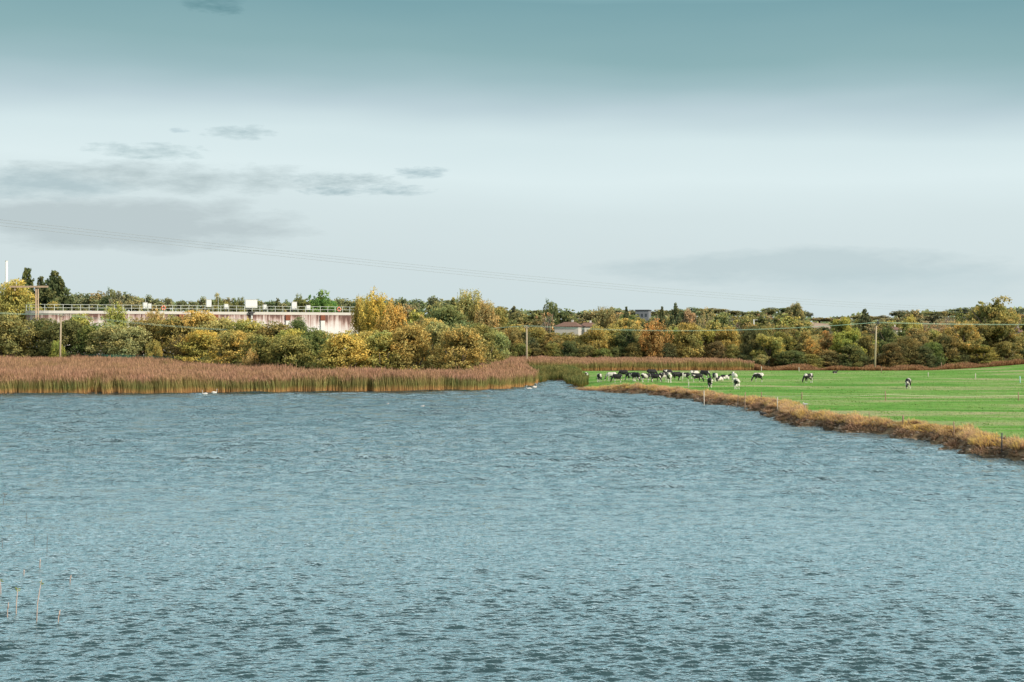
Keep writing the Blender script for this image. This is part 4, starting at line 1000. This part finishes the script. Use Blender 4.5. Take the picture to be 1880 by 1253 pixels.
off = N(nt, 'ShaderNodeCombineXYZ'); L(nt, math_(nt, 'MULTIPLY', sxc.outputs[1], 40.0), off.inputs[0]); L(nt, math_(nt, 'MULTIPLY', sxc.outputs[1], 17.0), off.inputs[1])
add = N(nt, 'ShaderNodeVectorMath', operation='ADD'); L(nt, tc.outputs['Object'], add.inputs[0]); L(nt, off.outputs[0], add.inputs[1])
nz = N(nt, 'ShaderNodeTexNoise', i_Scale=1.35, i_Detail=2.0, i_Roughness=0.4); L(nt, add.outputs[0], nz.inputs['Vector'])
sp = N(nt, 'ShaderNodeSeparateXYZ'); L(nt, tc.outputs['Object'], sp.inputs[0])
legw = math_(nt, 'MULTIPLY', math_(nt, 'SUBTRACT', .62, sp.outputs[2]), .55)
legw = math_(nt, 'MINIMUM', math_(nt, 'MAXIMUM', legw, 0.0), .25)
onleg = math_(nt, 'LESS_THAN', sp.outputs[0], .75)
f = math_(nt, 'ADD', nz.outputs[0], math_(nt, 'MULTIPLY', legw, onleg)); f = math_(nt, 'ADD', f, sxc.outputs[0])
f = math_(nt, 'MULTIPLY', math_(nt, 'SUBTRACT', f, 1.04), 40.0, True)
L(nt, mixc(nt, f, (0.013, 0.012, 0.013), (0.72, 0.66, 0.58)), p.inputs['Base Color']); L(nt, p.outputs[0], out.inputs[0]); M_COW = mc
def cow_mesh(pose):
    mb = MB(); dz = -.58 if pose == 'lying' else 0
    caps(mb, [(-.72, 0, 1.04+dz), (-.35, 0, .98+dz), (.05, 0, .95+dz), (.45, 0, .97+dz)], [.27, .335, .35, .29], 14)
    mb.ellipsoid((-.62, 0, 1.16+dz), (.3, .25, .18)); mb.ellipsoid((.35, 0, 1.14+dz), (.35, .17, .17)); mb.ellipsoid((-.1, 0, .78+dz), (.5, .3, .22))
    if pose == 'grazing': neck = [(.6, 0, 1.05), (.92, 0, .80), (1.1, 0, .50)]; mz = (1.22, 0, .12); hd = (1.14, 0, .36)
    elif pose == 'standing': neck = [(.6, 0, 1.08), (.88, 0, 1.25), (1.05, 0, 1.40)]; mz = (1.38, 0, 1.22); hd = (1.16, 0, 1.36)
    else: neck = [(.55, 0, 1.06+dz), (.8, 0, 1.25+dz), (.92, 0, 1.38+dz)]; mz = (1.24, 0, 1.24+dz); hd = (1.02, 0, 1.36+dz)
    caps(mb, neck, [.25, .165, .125]); caps(mb, [neck[-1], hd, mz], [.125, .13, .075])
    for s in (-1, 1):
        e = neck[-1]; mb.ellipsoid((e[0]-.02, s*.2, e[2]+.05), (.05, .13, .05), 8, 6)
        if pose != 'lying':
            caps(mb, [(-.66, s*.17, .95), (-.50, s*.2, .66), (-.72, s*.19, .44), (-.66, s*.19, .20), (-.62, s*.19, .04)], [.2, .14, .085, .07, .07])
            caps(mb, [(.42, s*.15, .85), (.40, s*.17, .58), (.43, s*.17, .32), (.42, s*.17, .04)], [.17, .11, .078, .068])
        else:
            caps(mb, [(-.6, s*.3, .32), (-.15, s*.42, .16), (-.5, s*.42, .07)], [.2, .1, .06]); caps(mb, [(.45, s*.2, .25), (.7, s*.24, .1), (.45, s*.26, .06)], [.14, .07, .055])
    if pose != 'lying': mb.ellipsoid((-.5, 0, .66), (.15, .13, .12))
    caps(mb, [(-.95, 0, 1.14+dz), (-1.03, 0, .9+dz), (-1.02, 0, max(.1, .5+dz))], [.045, .04, .05])
    return remeshed('cow', mb, .036, M_COW)
COW = {k: cow_mesh(k) for k in ('grazing', 'standing', 'lying')}
# px, feet row, heading in degrees (0 = facing right, 180 = facing left, -90 = facing the viewer), pose, white share 0..1, seed, label
COWS = [
 (1077, 698, 80, 'grazing', .50, .11, 'leftmost cow, black with white marks, seen end-on'),
 (1100, 702, 100, 'grazing', .47, .32, 'narrow end-on cow, second from the left'),
 (1122, 700, 170, 'grazing', .62, .55, 'white-backed cow mostly hidden behind the big black cow'),
 (1133, 703, 180, 'grazing', .40, .71, 'big black cow grazing leftwards behind the straw bank'),
 (1144, 694, 180, 'grazing', .40, .93, 'black cow higher up the field behind the big black cow'),
 (1158, 700, 150, 'grazing', .53, .23, 'patched cow left half of the close pair right of the big black cow'),
 (1168, 701, -60, 'grazing', .45, .37, 'dark patched cow right half of the close pair'),
 (1186, 702, 10, 'grazing', .58, .47, 'mostly white cow with black patches facing right'),
 (1203, 702, -10, 'grazing', .42, .61, 'dark cow with white legs bending its head right'),
 (1197, 694, 0, 'grazing', .34, .82, 'black cow back showing above the mostly white cow'),
 (1219, 701, 20, 'grazing', .50, .13, 'black and white cow in the thick of the herd'),
 (1229, 703, -100, 'standing', .62, .29, 'white legged cow seen from behind in the thick of the herd'),
 (1226, 694, 0, 'grazing', .38, .66, 'dark cow behind the white legged cow'),
 (1242, 698, 200, 'grazing', .40, .41, 'black cow facing left in the right part of the herd'),
 (1257, 700, 175, 'grazing', .44, .87, 'black cow with pale hind legs at the right of the tight herd'),
 (1275, 696, 10, 'grazing', .66, .52, 'white-backed cow behind the black cow right of the herd'),
 (1280, 702, -5, 'grazing', .41, .19, 'black cow grazing rightwards in front of the white-backed cow'),
 (1294, 696, -30, 'grazing', .40, .77, 'small dark cow grazing beyond the black rightward cow'),
 (1303, 712, 85, 'grazing', .44, .35, 'black cow seen from behind standing below the others'),
 (1313, 701, -80, 'grazing', .53, .58, 'black and white cow just above the cow seen from behind'),
 (1321, 699, 20, 'lying', .42, .64, 'black cow lying down left of the two lying cows'),
 (1332, 697, -8, 'lying', .47, .26, 'black and white cow lying down facing right'),
 (1348, 703, 95, 'standing', .68, .49, 'white cow standing behind the black and white end-on cow'),
 (1352, 715, 95, 'grazing', .54, .74, 'black and white cow seen end-on nearest the bank'),
 (1392, 702, 170, 'grazing', .45, .15, 'lone black cow grazing left in the middle of the field'),
 (1484, 703, 200, 'grazing', .44, .39, 'black cow with white hindquarters grazing below the orange bush'),
 (1667, 714, -115, 'grazing', .57, .91, 'lone black and white cow at the right, seen end-on'),
 (1533, 686, 10, 'lying', .25, .5, 'dark cow lying at the foot of the pasture hedge'),
]
for px, by, hdg, pose, wh, sd_, lab in COWS:
    d = DW(by, .95)
    for _ in range(10): d = DW(by, ground_z(WX(px, d), d))
    x = WX(px, d); sc_ = (.62 if px == 1533 else 1.0)*random.uniform(.92, 1.02)
    o = link('cow', COW[pose], None, (x, d, ground_z(x, d)-.03), math.radians(hdg), (sc_*.80, sc_, sc_*1.04))
    o.color = (wh+.01, sd_, 0, 1); tag(o, lab, 'cow', 'black and white cows grazing on the pasture')

# swans and gulls
M_SWAN = plain('white_feathers', (0.66, 0.62, 0.57), .7, .06); M_BEAK = plain('orange_beak', (0.6, 0.2, 0.04), .5, .1); M_GULLG = plain('grey_feathers', (0.4, 0.42, 0.45), .7, .1)
mb = MB(); mb.ellipsoid((0, 0, .12), (.52, .24, .22), 14, 10); mb.ellipsoid((-.2, 0, .22), (.38, .22, .2), 12, 8); caps(mb, [(-.5, 0, .2), (-.68, 0, .26)], [.1, .03])
caps(mb, [(.36, 0, .2), (.52, 0, .38), (.50, 0, .58), (.44, 0, .74), (.50, 0, .86), (.60, 0, .86)], [.11, .065, .05, .045, .055, .055])
SW = remeshed('swan', mb, .022, M_SWAN, 3); mb = MB(); mb.tube([(.63, 0, .85), (.78, 0, .81)], [.035, .012], 8); BK = mb.mesh('beak', M_BEAK, True)
for px, py, hdg, lab in ((376, 724, 180, 'left of the two swans by the left reeds, head turned left'), (394, 721.5, 20, 'right of the two swans by the left reeds'), (971, 714.5, 180, 'left swan of the pair at the channel mouth'), (982, 711.5, 30, 'right swan of the pair at the channel mouth')):
    d = DW(py); t = link('swan', SW, None, (WX(px, d-3.5), d-3.5, .10), math.radians(hdg), (.60,)*3); tag(t, lab, 'swan', 'white swans on the pond')
    b = link('beak', BK, t)
mb = MB(); mb.ellipsoid((0, 0, .12), (.22, .09, .09)); caps(mb, [(.12, 0, .16), (.2, 0, .25)], [.07, .055]); caps(mb, [(-.15, 0, .13), (-.34, 0, .14)], [.06, .015])
GU = remeshed('gull', mb, .015, M_SWAN, 2); mb = MB(); mb.tube([(.24, 0, .25), (.31, 0, .235)], [.018, .006], 6); GB = mb.mesh('beak', M_BEAK, True)
mb = MB(); mb.ellipsoid((-.06, .075, .15), (.2, .03, .06), 8, 6); mb.ellipsoid((-.06, -.075, .15), (.2, .03, .06), 8, 6); GW = mb.mesh('wings', M_GULLG, True)
d = DW(749)
for loc, hdg, s, lab in (((WX(776, d), d, .08), 30, .75, 'lone white gull floating on the open water'), ((WX(712, DW(744)), DW(744), .08), 10, .5, 'tiny white gull floating left of the lone gull'), ((WX(896, DW(730)), DW(730), .08), 160, .5, 'tiny white gull floating near the reeds'),
                    (tuple(p78+Vector((0, 0, -.03))), 200, .9, 'white gull perched on the bank post')):
    t = link('gull', GU, None, loc, math.radians(hdg), (s,)*3); tag(t, lab, 'gull', 'white gulls'); link('beak', GB, t); link('wings', GW, t)
mb = MB(); mb.ellipsoid((0, 0, .2), (.26, .11, .1)); caps(mb, [(.15, 0, .25), (.27, 0, .36)], [.07, .055]); caps(mb, [(-.2, 0, .18), (-.42, 0, .1)], [.07, .03]); caps(mb, [(0, .05, .15), (0, .05, 0)], [.02, .015]); caps(mb, [(0, -.05, .15), (0, -.05, 0)], [.02, .015])
CR = remeshed('crow', mb, .014, plain('black_feathers', (.02, .02, .022), .6, .2), 2); d = 127; x = WX(1400, d)
for _ in range(20): d = DW(741, ground_z(WX(1400, d), d)+.35)
x = WX(1400, d); t = link('crow', CR, None, (x, d, ground_z(x, d)+.28), math.radians(190), (1.2,)*3); tag(t, 'black crow sitting on the straw bank', 'crow'); mb = MB(); mb.tube([(.31, 0, .36), (.39, 0, .34)], [.02, .006], 6); mb.build('beak', M_DARK, t)

# ------------------------------------------------------------------ reed stems poking out of the near water
M_STEM = plain('dry_reed_stem', (0.50, 0.38, 0.32), .8, .2, 3); M_RLEAF = plain('green_reed_leaf', (0.22, 0.28, 0.07), .7, .2, 3); M_TWIG = plain('dark_twig', (0.13, 0.11, 0.09), .8, .2, 3)
STEMS = [(66, 1142, 1065, 10, True, M_STEM, 'tallest reed stem with green leaf tuft in the near water'), (29, 1128, 1080, 4, True, M_STEM, 'reed stem with small yellow tip left of the tallest stem'), (13, 1132, 1106, 3, False, M_STEM, 'short pinkish stem near the left edge of the water'),
         (106, 1142, 1120, 5, False, M_STEM, 'short slanting stem right of the tallest reed stem'), (2, 1090, 1064, -2, True, M_STEM, 'green tufted stem at the very left edge of the water'), (86, 1012, 980, 2, False, M_TWIG, 'thin faint stem far up from the tallest reed stem'), (73, 1042, 1026, 1, False, M_STEM, 'short bent stem above the tallest reed stem'),
         (44, 1055, 1046, 0, False, M_STEM, 'tiny pale stub left above the tallest stem'), (5, 928, 908, 5, True, M_TWIG, 'dark weed tuft at the left edge of the open water'), (5, 1005, 988, -2, False, M_TWIG, 'dark twig at the left edge below the weed tuft'), (49, 958, 940, 0, False, M_TWIG, 'hair thin upright twig below the weed tuft'), (63, 1000, 980, 1, False, M_TWIG, 'hair thin twig left of the thin faint stem'), (128, 1070, 1056, 3, False, M_STEM, 'faint pale stub right of the bent stem')]
for px, b, tp, lean, leaf, mat, lab in STEMS:
    d = DW(b); x = WX(px, d); h = WZ(tp, d); lx = lean/F*d; rw = .016 if mat is M_STEM else .009
    t = thing('reed_stem', lab, 'reed stem', (x, d, 0), 0, 'reed stems in the near water')
    m1 = MB(); m1.tube([(0, 0, -.4), (lx*.3, 0, h*.45), (lx, 0, h)], [rw, rw*.9, rw*.5], 6); m1.build('stalk', mat, t, True)
    if leaf:
        m1 = MB(); rr = random.Random(px)
        for k in range(6):
            a = rr.uniform(0, 6.28); q = rr.uniform(.05, .16); z = h*rr.uniform(.84, 1.0); c0 = Vector((lx*z/h, 0, z)); tip = c0+Vector((math.cos(a)*q, math.sin(a)*q, rr.uniform(.0, .12))); w_ = Vector((0, 0, .018))
            m1.add([c0, (c0+tip)/2+w_, tip, (c0+tip)/2-w_], [(0, 1, 2, 3)])
        m1.build('leaf_tuft', M_RLEAF if mat is M_STEM else M_TWIG, t)
    elif mat is M_STEM:
        m1 = MB(); m1.tube([(lx*.55, 0, h*.55), (lx*.55+.01, .005, h*.93)], [.026, .012], 6); m1.build('sheath', mat, t, True)

# ------------------------------------------------------------------ sky, sun, camera
EL, AZ = math.radians(30), math.radians(-32)       # the sun: to the right and a little behind the camera
sun_dir = Vector((math.cos(EL)*math.cos(AZ), math.cos(EL)*math.sin(AZ), math.sin(EL)))
sl = bpy.data.lights.new('sun', 'SUN'); sl.energy = 4.2; sl.angle = math.radians(.6); sl.color = (1.0, .90, .76)
so = bpy.data.objects.new('sun', sl); COL.objects.link(so); so.rotation_euler = sun_dir.to_track_quat('Z', 'Y').to_euler()
w = bpy.data.worlds.new('World'); scene.world = w; w.use_nodes = True; nt = w.node_tree; nt.nodes.clear()
out = N(nt, 'ShaderNodeOutputWorld')
skyt = N(nt, 'ShaderNodeTexSky'); skyt.sky_type = 'NISHITA'; skyt.sun_disc = False; skyt.sun_elevation = EL; skyt.sun_rotation = math.atan2(sun_dir.x, sun_dir.y); skyt.air_density = 1.3; skyt.dust_density = 1.5
tc = N(nt, 'ShaderNodeTexCoord'); sep = N(nt, 'ShaderNodeSeparateXYZ'); L(nt, tc.outputs['Generated'], sep.inputs[0])
hyp = math_(nt, 'SQRT', math_(nt, 'ADD', math_(nt, 'POWER', sep.outputs[0], 2.0), math_(nt, 'POWER', sep.outputs[1], 2.0)))
v_ = math_(nt, 'DIVIDE', sep.outputs[2], math_(nt, 'MAXIMUM', hyp, .001))      # tangent of the elevation
u_ = math_(nt, 'ARCTAN2', sep.outputs[0], sep.outputs[1])                      # azimuth from +y
cv = N(nt, 'ShaderNodeCombineXYZ'); L(nt, u_, cv.inputs[0]); L(nt, math_(nt, 'MULTIPLY', v_, 5.0), cv.inputs[1])
nb = N(nt, 'ShaderNodeTexNoise', i_Scale=3.0, i_Detail=3.0); L(nt, cv.outputs[0], nb.inputs['Vector'])
vv = math_(nt, 'ADD', v_, math_(nt, 'MULTIPLY', math_(nt, 'SUBTRACT', nb.outputs[0], .5), .040))
vv = math_(nt, 'ADD', vv, math_(nt, 'MULTIPLY', u_, .03))
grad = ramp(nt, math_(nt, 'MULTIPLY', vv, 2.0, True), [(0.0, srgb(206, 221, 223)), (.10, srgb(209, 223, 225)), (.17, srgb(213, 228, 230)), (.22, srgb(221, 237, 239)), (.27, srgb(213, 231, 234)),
        (.315, srgb(188, 209, 216)), (.354, srgb(160, 190, 196)), (.39, srgb(142, 178, 183)), (.465, srgb(124, 165, 173)), (.50, srgb(150, 190, 197)), (.55, srgb(205, 232, 238)), (1.0, srgb(236, 250, 252))])  # upper stops, above the view, are brightened to lift the water's reflections
def cloud(px, py, hw, hh, soft=1.0, seed=0.0, nscale=14.0, namp=1.3):
    u0 = math.atan((px-CX)/F); v0 = (HY-py)/F
    cvn = N(nt, 'ShaderNodeCombineXYZ'); L(nt, math_(nt, 'ADD', u_, seed), cvn.inputs[0]); L(nt, math_(nt, 'MULTIPLY', v_, 3.6), cvn.inputs[1]); cvn.inputs[2].default_value = seed
    nn = N(nt, 'ShaderNodeTexNoise', i_Scale=nscale*3.2, i_Detail=6.0, i_Roughness=.62); L(nt, cvn.outputs[0], nn.inputs['Vector'])
    du = math_(nt, 'DIVIDE', math_(nt, 'SUBTRACT', u_, u0), hw/F); dv_ = math_(nt, 'DIVIDE', math_(nt, 'SUBTRACT', v_, v0), hh/F)
    r2 = math_(nt, 'ADD', math_(nt, 'MULTIPLY', du, du), math_(nt, 'MULTIPLY', dv_, dv_))
    f = math_(nt, 'SUBTRACT', 1.0, r2); f = math_(nt, 'ADD', f, math_(nt, 'MULTIPLY', math_(nt, 'SUBTRACT', nn.outputs[0], .5), namp*3.6))
    return math_(nt, 'DIVIDE', f, soft, True)
col = grad
for (px, py, hw, hh, soft, seed, ns, na, c_, op) in [
    (1470, 492, 390, 36, .8, 4.1, 6, .6, (188, 206, 210), .7), (1640, 520, 320, 34, 1.2, 4.7, 8, .5, (188, 208, 213), .5),
    (230, 418, 330, 56, .7, 1.3, 7, .5, (188, 202, 205), .95), (310, 334, 300, 34, 1.5, 2.2, 10, .95, (176, 193, 196), .9), (60, 352, 200, 30, 1.1, 2.9, 12, .7, (168, 190, 196), .7),
    (275, 289, 110, 16, 1.5, 3.3, 22, .9, (174, 196, 200), .9), (440, 250, 65, 15, 1.5, 5.6, 24, .9, (174, 196, 201), .9), (620, 334, 110, 16, 1.5, 6.1, 24, .9, (172, 192, 196), .9), (610, 354, 65, 10, 1.5, 6.6, 26, .9, (162, 186, 192), .9), (728, 350, 75, 11, 1.5, 7.7, 24, .9, (164, 188, 194), .9),
    (775, 318, 55, 12, 1.5, 8.4, 26, .9, (166, 190, 197), .9), (412, 20, 40, 22, 1.4, 9.2, 22, .8, (92, 136, 145), .8), (366, 22, 40, 16, 1.4, 9.9, 22, .8, (100, 143, 151), .8), (330, 250, 20, 6, 1, 5.1, 30, .9, (180, 202, 210), .6)]:
    f = cloud(px, py, hw, hh, soft, seed, ns, na); f = math_(nt, 'MULTIPLY', f, op)
    col = mixc(nt, f, col, srgb(*c_))
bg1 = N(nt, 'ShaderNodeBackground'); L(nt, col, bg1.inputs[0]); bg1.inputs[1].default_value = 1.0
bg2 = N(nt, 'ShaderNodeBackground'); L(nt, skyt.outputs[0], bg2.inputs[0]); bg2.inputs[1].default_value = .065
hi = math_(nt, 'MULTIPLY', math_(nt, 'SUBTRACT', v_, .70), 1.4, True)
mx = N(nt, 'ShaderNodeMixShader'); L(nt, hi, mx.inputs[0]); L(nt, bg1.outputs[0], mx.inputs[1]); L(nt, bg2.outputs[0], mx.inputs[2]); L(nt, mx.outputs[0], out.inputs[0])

cd = bpy.data.cameras.new('camera'); cd.lens = 50; cd.sensor_width = 36; cd.shift_y = -(626.5-HY)/1880; cd.clip_end = 20000; cd.clip_start = .1
co = bpy.data.objects.new('camera', cd); COL.objects.link(co); co.location = (0, 0, CAMZ); co.rotation_euler = (math.radians(90), 0, 0); scene.camera = co
scene.view_settings.view_transform = 'Standard'; scene.view_settings.look = 'None'; scene.view_settings.exposure = 0; scene.view_settings.gamma = 1
scene.cycles.max_bounces = 5; scene.cycles.diffuse_bounces = 2; scene.cycles.transmission_bounces = 2; scene.cycles.transparent_max_bounces = 4
